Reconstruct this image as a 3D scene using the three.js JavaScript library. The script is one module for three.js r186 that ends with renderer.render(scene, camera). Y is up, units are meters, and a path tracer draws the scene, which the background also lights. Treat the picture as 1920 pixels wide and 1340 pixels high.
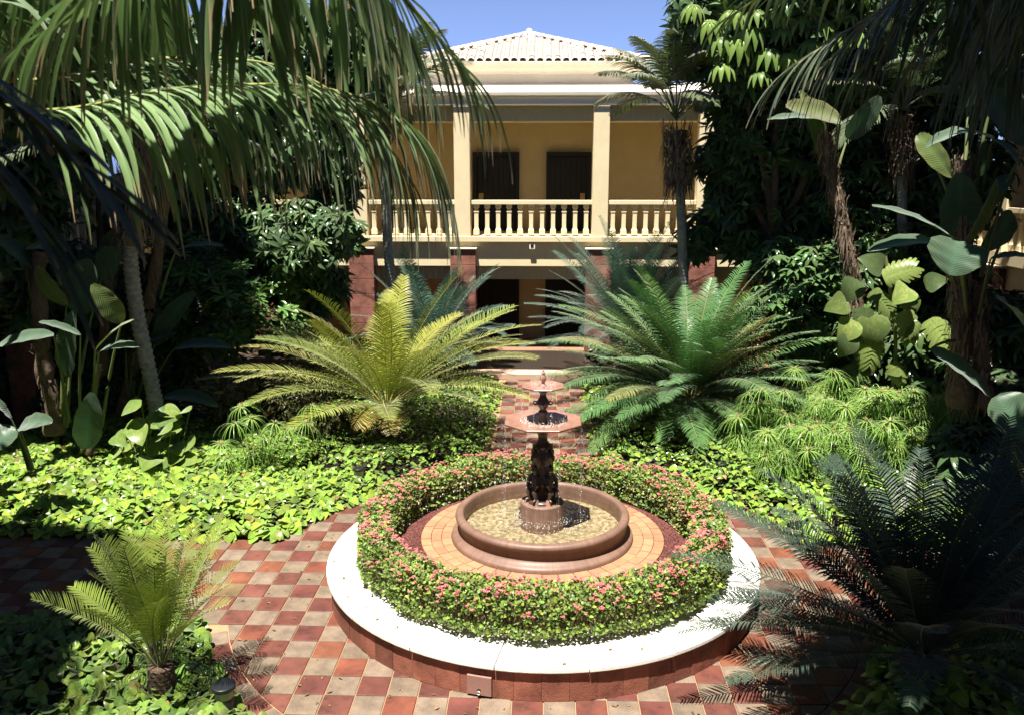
import * as THREE from 'three';
import { mergeGeometries, mergeVertices } from 'three/addons/utils/BufferGeometryUtils.js';
import { RoundedBoxGeometry } from 'three/addons/geometries/RoundedBoxGeometry.js';
import { MarchingCubes } from 'three/addons/objects/MarchingCubes.js';

// ------------------------------------------------------------------ camera, sky, sun, exposure
const EYE = 5.4, F = 1620, CX = 960, CY = 670;
const scene = new THREE.Scene();
const camera = new THREE.PerspectiveCamera(2 * Math.atan(670 / F) * 180 / Math.PI, 1920 / 1340, 0.1, 400);
camera.rotation.order = 'YXZ';
camera.rotation.set(-12.1237 * Math.PI / 180, 1.9702 * Math.PI / 180, 0);
camera.position.set(0, EYE, 0);
camera.focus = 14; camera.userData.fStop = 3.2;
camera.updateMatrixWorld(true);
const renderer = new THREE.WebGLRenderer({ antialias: true });
renderer.toneMapping = THREE.LinearToneMapping;
renderer.toneMappingExposure = 2.7;
renderer.shadowMap.enabled = true;
{ // clear midday sky: deep blue overhead, paler towards the horizon
  const w = 128, h = 64, d = new Float32Array(w * h * 4);
  for (let y = 0; y < h; y++) for (let x = 0; x < w; x++) {
    const el = ((y + 0.5) / h - 0.5) * Math.PI, s = Math.max(0, Math.sin(el)), k = Math.pow(1 - s, 4), o = (y * w + x) * 4;
    const az = (x + 0.5) / w * Math.PI * 2, warm = 0.5 + 0.5 * Math.cos(az);
    d[o] = 0.012 + 0.20 * k; d[o + 1] = 0.03 + 0.285 * k; d[o + 2] = 0.095 + 0.50 * k; d[o + 3] = 1;
    if (el < 0) { d[o] = 0.03; d[o + 1] = 0.03; d[o + 2] = 0.025; }
  }
  const t = new THREE.DataTexture(d, w, h, THREE.RGBAFormat, THREE.FloatType);
  t.mapping = THREE.EquirectangularReflectionMapping; t.magFilter = THREE.LinearFilter; t.needsUpdate = true;
  scene.background = t; scene.environment = t;
}
const sun = new THREE.DirectionalLight(new THREE.Color(1, 0.955, 0.87), 5);
sun.position.set(-0.11 * 40, 0.95 * 40, -12 + 0.29 * 40); sun.target.position.set(0, 0, -12);
sun.castShadow = true; sun.shadow.mapSize.set(4096, 4096);
Object.assign(sun.shadow.camera, { left: -22, right: 22, top: 22, bottom: -22, near: 1, far: 90 });
scene.add(sun); scene.add(sun.target);

// ------------------------------------------------------------------ helpers
let seed = 7;
const rnd = () => { seed = (seed + 0x6d2b79f5) | 0; let t = Math.imul(seed ^ (seed >>> 15), 1 | seed); t = (t + Math.imul(t ^ (t >>> 7), 61 | t)) ^ t; return ((t ^ (t >>> 14)) >>> 0) / 4294967296; };
const reseed = (n) => { seed = n * 7919; };
const rr = (a, b) => a + (b - a) * rnd(), pick = (a) => a[Math.floor(rnd() * a.length)], clamp = (x, a = 0, b = 1) => Math.min(b, Math.max(a, x)), mixn = (a, b, t) => a + (b - a) * t;
const smooth = (a, b, x) => { const t = clamp((x - a) / (b - a)); return t * t * (3 - 2 * t); };
const V = (x, y, z) => new THREE.Vector3(x, y, z), UP = V(0, 1, 0);
const ray = (px, py) => V((px - CX) / F, -(py - CY) / F, -1).applyQuaternion(camera.quaternion);
const atZ = (px, py, z) => { const d = ray(px, py); return V(0, EYE, 0).addScaledVector(d, z / d.z); };   // where the photo's sight line meets the vertical plane z
const atH = (px, py, h = 0) => { const d = ray(px, py); return V(0, EYE, 0).addScaledVector(d, (h - EYE) / d.y); };
const names = new Map();
function numbered(n) { const k = names.get(n) || 0; names.set(n, k + 1); return k ? n + '_' + String(k).padStart(3, '0') : n; }
function tag(o, label, category, group, kind) { o.userData.label = label; if (category) o.userData.category = category; if (group) o.userData.group = group; if (kind) o.userData.kind = kind; return o; }
function thing(name, label, category, pos = V(0, 0, 0), group, kind) { const o = new THREE.Group(); o.name = numbered(name); o.position.copy(pos); scene.add(o); return tag(o, label, category, group, kind); }
function part(parent, name, geo, mat, kind) { const m = new THREE.Mesh(geo, mat); m.name = name; m.castShadow = m.receiveShadow = true; parent.add(m); if (kind) m.userData.kind = kind; return m; }
function struct(name, geo, mat, label) { const m = part(scene, numbered(name), geo, mat); tag(m, label, null, null, 'structure'); return m; }
const dummy = new THREE.Object3D();
function inst(parent, name, geo, mat, list, kind = 'stuff') { // list of [matrix, color]
  const m = new THREE.InstancedMesh(geo, mat, list.length); m.name = name; m.castShadow = m.receiveShadow = true;
  list.forEach(([mx, c], i) => { m.setMatrixAt(i, mx); if (c) m.setColorAt(i, c); });
  if (kind) m.userData.kind = kind; parent.add(m); return m;
}
const bend = (p, q, s) => { dummy.position.copy(p); dummy.quaternion.copy(q); dummy.scale.set(s, s, s); dummy.updateMatrix(); return dummy.matrix.clone(); };
const q0 = new THREE.Quaternion();
// orientation whose +x looks along d and whose +y is as near as can be to n
function look(d, n = UP) { const x = d.clone().normalize(), z = V().crossVectors(x, n).normalize(); if (z.lengthSq() < 0.5) z.set(0, 0, 1); const y = V().crossVectors(z, x).normalize(); return new THREE.Quaternion().setFromRotationMatrix(new THREE.Matrix4().makeBasis(x, y, z)); }
const bary = (x, y, z) => V(x, y, z);

// value noise on a wrapping lattice
const lat = new Float32Array(65536); { reseed(3); for (let i = 0; i < 65536; i++) lat[i] = rnd(); }
function vn(x, y, per) { const xi = Math.floor(x), yi = Math.floor(y), fx = x - xi, fy = y - yi, u = fx * fx * (3 - 2 * fx), v = fy * fy * (3 - 2 * fy), g = (a, b) => lat[((((a % per) + per) % per) * 131 + (((b % per) + per) % per) * 257 + per * 17) & 65535]; return mixn(mixn(g(xi, yi), g(xi + 1, yi), u), mixn(g(xi, yi + 1), g(xi + 1, yi + 1), u), v); }
function fbm(u, v, per, oct = 4) { let s = 0, a = 0.5, t = 0; for (let i = 0; i < oct; i++) { s += a * vn(u * per, v * per, per); t += a; a *= 0.5; per *= 2; } return s / t; }
const enc = (c) => { c = clamp(c); return Math.round(255 * (c <= 0.0031308 ? c * 12.92 : 1.055 * Math.pow(c, 1 / 2.4) - 0.055)); };
function tex(size, fn, color = true, rep = 1) { // fn(u, v) gives linear [r, g, b] or a height
  const d = new Uint8Array(size * size * 4);
  for (let y = 0; y < size; y++) for (let x = 0; x < size; x++) { const r = fn(x / size, y / size), o = (y * size + x) * 4; for (let c = 0; c < 3; c++) { const q = Array.isArray(r) ? r[c] : r; d[o + c] = color ? enc(q) : Math.round(255 * clamp(q)); } d[o + 3] = 255; }
  const t = new THREE.DataTexture(d, size, size); t.wrapS = t.wrapT = THREE.RepeatWrapping; t.magFilter = THREE.LinearFilter; t.minFilter = THREE.LinearMipmapLinearFilter; if (color) t.colorSpace = THREE.SRGBColorSpace; t.repeat.set(rep, rep); t.needsUpdate = true; return t;
}
const std = (rgb, rough = 0.8, o = {}) => { const m = new THREE.MeshStandardMaterial({ color: new THREE.Color().setRGB(...rgb), roughness: rough, side: THREE.DoubleSide, ...o }); return m; };
const leafMat = (rgb, coat = 0.45, cr = 0.28, tr = 0.3, o = {}) => new THREE.MeshPhysicalMaterial({ color: new THREE.Color().setRGB(...rgb), roughness: 0.95, clearcoat: coat, clearcoatRoughness: cr, transmission: tr, thickness: 0, side: THREE.DoubleSide, ...o });
const C3 = (r, g, b) => new THREE.Color().setRGB(r, g, b);

// textures (in metres: repeat = tiles per metre of uv)
const T = {};
T.plaster = tex(512, (u, v) => { const a = fbm(u, v, 6, 5), b = fbm(u + 0.3, v, 64, 2), st = Math.pow(fbm(u, v * 0.3, 24, 3), 2); const k = 0.86 + 0.16 * a + 0.05 * (b - 0.5) - 0.05 * st; return [k, k * 0.995, k * 0.97]; }, true, 0.5);
T.plasterB = tex(256, (u, v) => fbm(u, v, 48, 3), false, 1);
T.granite = tex(512, (u, v) => { const n = vn(u * 128, v * 128, 128), m = vn(u * 200 + 9, v * 200, 200), l = fbm(u, v, 5, 3); let k = 0.5 + 0.7 * l; let c = [k, k * 0.97, k * 0.92]; if (n > 0.78) c = [1.25 * k, 1.2 * k, 1.1 * k]; else if (m < 0.2) c = [0.45 * k, 0.43 * k, 0.42 * k]; return c.map((x) => x * 0.8); }, true, 1.6);
T.redstone = tex(512, (u, v) => { const l = fbm(u, v, 4, 4), n = vn(u * 160, v * 160, 160), p = Math.pow(fbm(u + 0.2, v + 0.6, 12, 4), 2); const k = 0.32 + 0.85 * l + (n > 0.87 ? 0.25 : 0) - 0.5 * Math.max(0, p - 0.28); return [k, k * (0.95 + 0.12 * (l - 0.5)), k * (0.92 + 0.2 * (l - 0.5))]; }, true, 1.1);
T.rockB = tex(256, (u, v) => 0.6 * fbm(u, v, 40, 3) + 0.4 * vn(u * 128, v * 128, 128), false, 2);
T.soil = tex(512, (u, v) => { const l = fbm(u, v, 8, 5), n = vn(u * 90, v * 90, 90); const k = 0.4 + 0.7 * l * (0.6 + 0.6 * n); return [k, k * 0.9, k * 0.8]; }, true, 0.8);
T.brick = tex(256, (u, v) => { const l = fbm(u, v, 5, 4), n = vn(u * 100, v * 100, 100); const k = 0.75 + 0.35 * l + 0.1 * (n - 0.5); return [k, k * 0.97, k * 0.93]; }, true, 2);
T.stain = tex(512, (u, v) => { const a = fbm(u, v, 5, 5), st = fbm(u, v * 0.15 + 0.3, 40, 3), lime = smooth(0.56, 0.72, fbm(u + 0.5, v + 0.1, 9, 4)), n = vn(u * 120, v * 120, 120); const k = 0.62 + 0.45 * a + 0.22 * (st - 0.5) + 0.08 * (n - 0.5); return [k + 0.16 * lime, k * 0.98 + 0.17 * lime, k * 0.95 + 0.18 * lime]; }, true, 1.3);
T.roof = tex(256, (u, v) => { const l = fbm(u, v, 5, 4), s = Math.pow(fbm(u, v, 20, 3), 3); const k = 0.78 + 0.25 * l - 0.5 * s; return [k, k * 0.95, k * 0.9]; }, true, 1);
T.wood = tex(512, (u, v) => { const g = fbm(u, v * 0.06, 48, 3), k = 0.6 + 0.6 * g; return [k, k * 0.9, k * 0.8]; }, true, 1);
T.bark = tex(512, (u, v) => { const a = fbm(u * 1, v * 1, 16, 4), b = vn(u * 24, v * 60, 24); const k = 0.45 + 0.7 * a * (0.6 + 0.5 * b); return [k, k * 0.97, k * 0.93]; }, true, 1);
T.pool = tex(512, (u, v) => { const a = fbm(u, v, 9, 4), b = fbm(u + 0.4, v + 0.2, 34, 3), rg = (q, w) => smooth(w, 0, Math.abs(q - 0.5)), k = 0.2 + 0.4 * a + 0.4 * smooth(0.35, 0.65, b) + 0.55 * rg(fbm(u + 0.1, v + 0.7, 16, 3), 0.035) + 0.4 * rg(fbm(u + 0.6, v + 0.3, 27, 2), 0.05); return [k * 0.8, k * 0.75, k * 0.63]; }, true, 0.7);  // mottled pool floor with bright caustic lines painted in by the ridges
T.leaf = tex(256, (u, v) => { const a = fbm(u, v, 4, 3), s = 0.5 + 0.5 * Math.sin(v * Math.PI * 2 * 9 + Math.abs(u - 0.5) * 9), mid = smooth(0.06, 0.02, Math.abs(u - 0.5)); const k = 0.78 + 0.25 * a + 0.10 * s + 0.35 * mid; return [k, k * 0.97 + 0.02, k * 0.9]; }, true, 1);
T.variegated = tex(256, (u, v) => { const a = fbm(u, v, 6, 4), b = fbm(u, v * 0.5 + 0.2, 18, 3); const p = smooth(0.5, 0.64, 0.55 * a + 0.45 * b), mid = smooth(0.05, 0.02, Math.abs(u - 0.5)); return [0.62 + 0.5 * p + 0.2 * mid, 0.8 + 0.24 * p + 0.1 * mid, 0.6 + 0.9 * p]; }, true, 1);
T.paddleB = tex(256, (u, v) => 0.5 + 0.5 * Math.sin((v * 26 + Math.abs(u - 0.5) * 8) * Math.PI * 2) * (0.6 + 0.4 * fbm(u, v, 8, 2)), false, 1);

// uv in metres from positions, by the dominant axis of the normal
function mUV(g, off = 0) {
  if (g.index) g = g.toNonIndexed();
  const p = g.attributes.position, n = g.attributes.normal, uv = new Float32Array(p.count * 2);
  for (let i = 0; i < p.count; i += 3) {
    const ax = Math.abs(n.getX(i) + n.getX(i + 1) + n.getX(i + 2)), ay = Math.abs(n.getY(i) + n.getY(i + 1) + n.getY(i + 2)), az = Math.abs(n.getZ(i) + n.getZ(i + 1) + n.getZ(i + 2));
    for (let k = i; k < i + 3; k++) { const x = p.getX(k), y = p.getY(k), z = p.getZ(k); const [a, b] = ay >= ax && ay >= az ? [x, z] : ax > az ? [z, y] : [x, y]; uv[k * 2] = a + off; uv[k * 2 + 1] = b + off * 0.7; }
  }
  g.setAttribute('uv', new THREE.BufferAttribute(uv, 2)); return g;
}
const box = (x0, x1, y0, y1, z0, z1, r = 0) => { const g = r ? new RoundedBoxGeometry(x1 - x0, y1 - y0, z1 - z0, 1, r) : new THREE.BoxGeometry(x1 - x0, y1 - y0, z1 - z0); g.translate((x0 + x1) / 2, (y0 + y1) / 2, (z0 + z1) / 2); return mUV(g, x0 * 0.37); };
const lathe = (pts, seg = 48, a0 = 0, a1 = Math.PI * 2) => new THREE.LatheGeometry(pts.map(([x, y]) => new THREE.Vector2(x, y)), seg, a0, a1);
const latheUV = (g, R) => { const uv = g.attributes.uv, p = g.attributes.position; for (let i = 0; i < uv.count; i++) uv.setXY(i, uv.getX(i) * Math.PI * 2 * R, p.getY(i) + Math.hypot(p.getX(i), p.getZ(i)) * 0.8); return g; };
const curvePts = (arr, n) => new THREE.CatmullRomCurve3(arr).getPoints(n);

// accumulator of blades (leaves, leaflets), each a strip with an optional mid fold
class Acc {
  constructor() { this.p = []; this.i = []; this.c = []; this.u = []; }
  blade(C, S, W, fold, cols, mid = true, N = null) { // centre points, side vectors, half widths, fold (m per half width), colours per row
    const n = C.length, b = this.p.length / 3, per = mid ? 3 : 2;
    for (let k = 0; k < n; k++) {
      const s = S[k] || S[0], w = W[k], c = cols[k] || cols[0], nn = N ? N[k] || N[0] : UP;
      const add = (q, f) => { this.p.push(C[k].x + s.x * w * q + nn.x * f, C[k].y + s.y * w * q + nn.y * f, C[k].z + s.z * w * q + nn.z * f); this.c.push(c[0], c[1], c[2]); this.u.push(0.5 + q * 0.5, k / (n - 1)); };
      add(-1, fold * w); if (mid) add(0, 0); add(1, fold * w);
      if (k) for (let m = 0; m < per - 1; m++) { const a = b + (k - 1) * per + m, d = a + per; this.i.push(a, a + 1, d, a + 1, d + 1, d); }
    }
  }
  tube(P, R, cols, rad = 5) {
    const n = P.length, b = this.p.length / 3; let nx = V(0, 0, 1);
    for (let k = 0; k < n; k++) {
      const t = P[Math.min(n - 1, k + 1)].clone().sub(P[Math.max(0, k - 1)]).normalize(); const x = V().crossVectors(t, Math.abs(t.y) > 0.95 ? V(1, 0, 0) : UP).normalize(), y = V().crossVectors(x, t), r = R[k] ?? R[0], c = cols[k] || cols[0];
      for (let m = 0; m <= rad; m++) { const a = m / rad * Math.PI * 2; this.p.push(P[k].x + (x.x * Math.cos(a) + y.x * Math.sin(a)) * r, P[k].y + (x.y * Math.cos(a) + y.y * Math.sin(a)) * r, P[k].z + (x.z * Math.cos(a) + y.z * Math.sin(a)) * r); this.c.push(c[0], c[1], c[2]); this.u.push(m / rad * r * 6.28, k / n * 1); }
      if (k) for (let m = 0; m < rad; m++) { const a = b + (k - 1) * (rad + 1) + m, d = a + rad + 1; this.i.push(a, d, a + 1, a + 1, d, d + 1); }
    }
  }
  geo() { const g = new THREE.BufferGeometry(); g.setAttribute('position', new THREE.Float32BufferAttribute(this.p, 3)); g.setAttribute('color', new THREE.Float32BufferAttribute(this.c, 3)); g.setAttribute('uv', new THREE.Float32BufferAttribute(this.u, 2)); g.setIndex(this.i); g.computeVertexNormals(); return g; }
}
const W1 = [[1, 1, 1]];
// ------------------------------------------------------------------ materials of built things
const M = {
  soil: std([0.055, 0.038, 0.025], 0.95, { map: T.soil, bumpMap: T.rockB, bumpScale: 0.03 }),
  mortar: std([0.36, 0.22, 0.12], 0.9, { map: T.brick, bumpMap: T.rockB, bumpScale: 0.003 }),
  coping: std([0.86, 0.84, 0.79], 0.6, { map: T.plaster, bumpMap: T.plasterB, bumpScale: 0.002 }),
  planterStone: [0.95, 1.1, 0.8].map((k) => std([0.33 * k, 0.118 * k, 0.072 * k], 0.75, { map: T.redstone, bumpMap: T.rockB, bumpScale: 0.004 })),
  cinder: std([0.105, 0.034, 0.028], 0.95, { map: T.soil, bumpMap: T.rockB, bumpScale: 0.02 }),
  terracotta: [1, 1.12, 0.88].map((k) => std([0.37 * k, 0.18 * k, 0.095 * k], 0.85, { map: T.brick, bumpMap: T.rockB, bumpScale: 0.003 })),
  fountain: new THREE.MeshPhysicalMaterial({ color: C3(0.2, 0.115, 0.082), roughness: 0.6, clearcoat: 0.15, clearcoatRoughness: 0.35, map: T.stain, bumpMap: T.plasterB, bumpScale: 0.0015, side: THREE.DoubleSide }),
  bowl: new THREE.MeshPhysicalMaterial({ color: C3(0.33, 0.17, 0.122), roughness: 0.4, clearcoat: 0.5, clearcoatRoughness: 0.2, map: T.stain, bumpMap: T.rockB, bumpScale: 0.002, side: THREE.DoubleSide }),
  bronze: new THREE.MeshPhysicalMaterial({ color: C3(0.055, 0.027, 0.017), roughness: 0.4, clearcoat: 0.6, clearcoatRoughness: 0.22, bumpMap: T.plasterB, bumpScale: 0.002, side: THREE.DoubleSide }),
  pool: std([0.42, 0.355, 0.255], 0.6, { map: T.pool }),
  cream: std([0.79, 0.67, 0.43], 0.75, { map: T.plaster, bumpMap: T.plasterB, bumpScale: 0.001 }),
  creamPale: std([0.82, 0.74, 0.6], 0.7, { map: T.plaster, bumpMap: T.plasterB, bumpScale: 0.001 }),
  ochre: std([0.45, 0.34, 0.17], 0.8, { map: T.plaster, bumpMap: T.plasterB, bumpScale: 0.001 }),
  frieze: std([0.5, 0.45, 0.31], 0.75, { map: T.plaster }),
  roofTile: [1, 0.93, 1.06].map((k) => std([0.7 * k, 0.6 * k, 0.53 * k], 0.8, { map: T.roof })),
  door: std([0.004, 0.0035, 0.0035], 0.8, { map: T.wood, bumpMap: T.wood, bumpScale: 0.001 }),
  brass: std([0.45, 0.3, 0.1], 0.35, { metalness: 0.9 }),
  pier: [1, 1.12, 0.9].map((k) => std([0.36 * k, 0.145 * k, 0.105 * k], 0.8, { map: T.redstone, bumpMap: T.rockB, bumpScale: 0.006 })),
  black: std([0.012, 0.014, 0.016], 0.4), dark: std([0.01, 0.008, 0.006], 0.9),
};

// ------------------------------------------------------------------ ground, path, terrace
struct('ground', mUV(new THREE.PlaneGeometry(160, 160).rotateX(-Math.PI / 2)), M.soil, 'dark soil of the courtyard beds under the plants');
const PC = V(0.03, 0, -10.82), RH = 4.05, TX = 0.33, TZ = 0.35;
function circlePoly(r, n = 72) { const a = []; for (let k = 0; k < n; k++) { const t = k / n * Math.PI * 2; a.push([PC.x + r * Math.cos(t), PC.z + r * Math.sin(t)]); } return a; }
function clipConvex(poly, by) { let out = poly; for (let k = 0; k < by.length && out.length; k++) { const A = by[k], B = by[(k + 1) % by.length], nx = -(B[1] - A[1]), nz = B[0] - A[0]; const inp = out; out = []; for (let i = 0; i < inp.length; i++) { const P = inp[i], Q = inp[(i + 1) % inp.length], dp = (P[0] - A[0]) * nx + (P[1] - A[1]) * nz, dq = (Q[0] - A[0]) * nx + (Q[1] - A[1]) * nz; if (dp >= 0) out.push(P); if ((dp >= 0) !== (dq >= 0)) { const t = dp / (dp - dq); out.push([P[0] + (Q[0] - P[0]) * t, P[1] + (Q[1] - P[1]) * t]); } } } return out; }
function slab(poly, y0, y1, off, bev = 0.006) { // thin stone on a convex outline [x, z], with an eased top edge
  const n = poly.length, cx = poly.reduce((s, p) => s + p[0], 0) / n, cz = poly.reduce((s, p) => s + p[1], 0) / n, pos = [], tri = (a, b, c) => pos.push(...a, ...b, ...c);
  const inn = poly.map(([x, z]) => { const d = Math.hypot(x - cx, z - cz) || 1, k = Math.max(0, 1 - bev * 1.4 / d); return [cx + (x - cx) * k, cz + (z - cz) * k]; });
  for (let i = 0; i < n; i++) { const j = (i + 1) % n, a = inn[i], b = inn[j], c = poly[i], d = poly[j]; tri([cx, y1, cz], [b[0], y1, b[1]], [a[0], y1, a[1]]); tri([a[0], y1, a[1]], [b[0], y1, b[1]], [c[0], y1 - bev, c[1]]); tri([b[0], y1, b[1]], [d[0], y1 - bev, d[1]], [c[0], y1 - bev, c[1]]); tri([c[0], y1 - bev, c[1]], [d[0], y1 - bev, d[1]], [c[0], y0, c[1]]); tri([d[0], y1 - bev, d[1]], [d[0], y0, d[1]], [c[0], y0, c[1]]); }
  let area = 0; for (let i = 0; i < n; i++) { const j = (i + 1) % n; area += poly[i][0] * poly[j][1] - poly[j][0] * poly[i][1]; }
  if (area < 0) for (let i = 0; i < pos.length; i += 9) for (let c = 0; c < 3; c++) { const t = pos[i + 3 + c]; pos[i + 3 + c] = pos[i + 6 + c]; pos[i + 6 + c] = t; }
  const g = new THREE.BufferGeometry(); g.setAttribute('position', new THREE.Float32BufferAttribute(pos, 3)); g.computeVertexNormals(); return mUV(g, off);
}
{
  reseed(11);
  const sh = new THREE.Shape(); circlePoly(4.33).forEach(([x, z], i) => (i ? sh.lineTo(x, -z) : sh.moveTo(x, -z)));
  const gs = [new THREE.ShapeGeometry(sh).rotateX(-Math.PI / 2).translate(0, 0.006, 0)];
  const sheet = (x0, x1, z0, z1, y) => new THREE.PlaneGeometry(x1 - x0, z1 - z0).rotateX(-Math.PI / 2).translate((x0 + x1) / 2, y, (z0 + z1) / 2);
  gs.push(sheet(-11, 11, -11.95, -9.42, 0.003), sheet(-1.12, 1.12, -23, -5, 0.0035));
  const path = struct('paved_path', mUV(mergeGeometries(gs.map((g) => g.toNonIndexed()))), M.mortar, 'courtyard path of red and grey checkered stone tiles round the planter');
  const grey = [1, 1.12, 0.9, 1.03].map((k, i) => std([0.235 * k, 0.175 * k, (0.123 + 0.006 * (i % 2)) * k], 0.8, { map: T.granite, bumpMap: T.rockB, bumpScale: 0.003 }));
  const red = [[0.185, 0.056, 0.036], [0.215, 0.063, 0.033], [0.16, 0.046, 0.034], [0.18, 0.06, 0.04], [0.225, 0.076, 0.037], [0.15, 0.045, 0.03]].map((c) => std(c, 0.7, { map: T.redstone, bumpMap: T.rockB, bumpScale: 0.003 }));
  const brown = std([0.2, 0.14, 0.06], 0.8, { map: T.redstone, bumpMap: T.rockB, bumpScale: 0.003 });
  const hub = circlePoly(4.045), x0 = -0.61, z0 = -8.08, g = 0.011;
  const ref = atH(976, 820, 0), ip = Math.floor((ref.x - x0) / TX), jp = Math.floor((ref.z - z0) / TZ), par = ((ip + jp) % 2 + 2) % 2;
  const all = [];
  for (let i = -32; i < 36; i++) for (let j = -44; j < 9; j++) {
    const xa = x0 + i * TX, za = z0 + j * TZ, cx = xa + TX / 2, cz = za + TZ / 2, r = Math.hypot(cx - PC.x, cz - PC.z);
    const arm = (cz > -11.9 && cz < -9.47 && Math.abs(cx) < 10.6) || (Math.abs(cx - 0.05) < 1.06 && cz > -22.5 && cz < -6.5);
    if (r < 2.45 || (!arm && r > 4.4)) continue;
    let poly = [[xa + g / 2, za + g / 2], [xa + TX - g / 2, za + g / 2], [xa + TX - g / 2, za + TZ - g / 2], [xa + g / 2, za + TZ - g / 2]];
    if (!arm) { poly = clipConvex(poly, hub); if (poly.length < 3) continue; }
    const isRed = ((i + j) % 2 + 2) % 2 === par, y = 0.02 + rr(-0.0025, 0.0025);
    const m = isRed ? (rnd() < 0.02 ? brown : pick(red)) : (rnd() < 0.012 ? brown : pick(grey));
    const d = Math.hypot(cx, cz), inView = Math.abs(cx + 0.03 * d) < 0.63 * -cz && cz < -7.3;
    all.push({ poly, y, m, d: inView ? d : 100 + d, off: rr(0, 5) });
  }
  for (let k = 0; k < 84; k++) { // curved border course of the hub, between the arms
    const a0 = (k + 0.03) / 84 * Math.PI * 2, a1 = (k + 0.97) / 84 * Math.PI * 2, am = (a0 + a1) / 2, cx = PC.x + 4.18 * Math.cos(am), cz = PC.z + 4.18 * Math.sin(am);
    if ((cz > -12.1 && cz < -9.3) || Math.abs(cx) < 1.2) continue;
    const poly = [[4.058, a0], [4.3, a0], [4.3, a1], [4.058, a1]].map(([r, a]) => [PC.x + r * Math.cos(a), PC.z + r * Math.sin(a)]);
    all.push({ poly, y: 0.02, m: k % 2 ? pick(red) : pick(grey), d: Math.hypot(cx, cz) + (cz > -7.4 ? 100 : 0), off: rr(0, 5) });
  }
  all.sort((a, b) => a.d - b.d);
  all.slice(0, 298).forEach((t) => part(path, 'tile', slab(t.poly, 0.004, t.y, t.off), t.m));
  const rest = new Map(); all.slice(298).forEach((t) => { if (!rest.has(t.m)) rest.set(t.m, []); rest.get(t.m).push(slab(t.poly, 0.004, t.y, t.off)); });
  const mats = [...rest.keys()], merged = mergeGeometries([...rest.values()].map((l) => mergeGeometries(l)), true);
  part(path, 'far_tiles', merged, mats, 'stuff');
}
{ // gallery floor in front of the far building
  const t = struct('terrace', box(-1.9, 1.15, 0.004, 0.17, -22.85, -22.3, 0.02), std([0.55, 0.36, 0.27], 0.8, { map: T.plaster }), 'pale stone step at the far end of the path');
  struct('shade_toned_paving', box(-2.0, 1.25, 0.004, 0.165, -25.34, -22.86), std([0.03, 0.021, 0.015], 0.5, { map: T.brick }), 'paving between the pale step and the gallery, its dark brown colour standing in for shade');  // floor colour darkened to stand in for shade before the gallery
  struct('gallery_floor', box(-11, 11, 0.004, 0.17, -28, -25.35), std([0.3, 0.16, 0.1], 0.8, { map: T.brick }), 'terracotta floor of the ground floor gallery');
}

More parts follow.
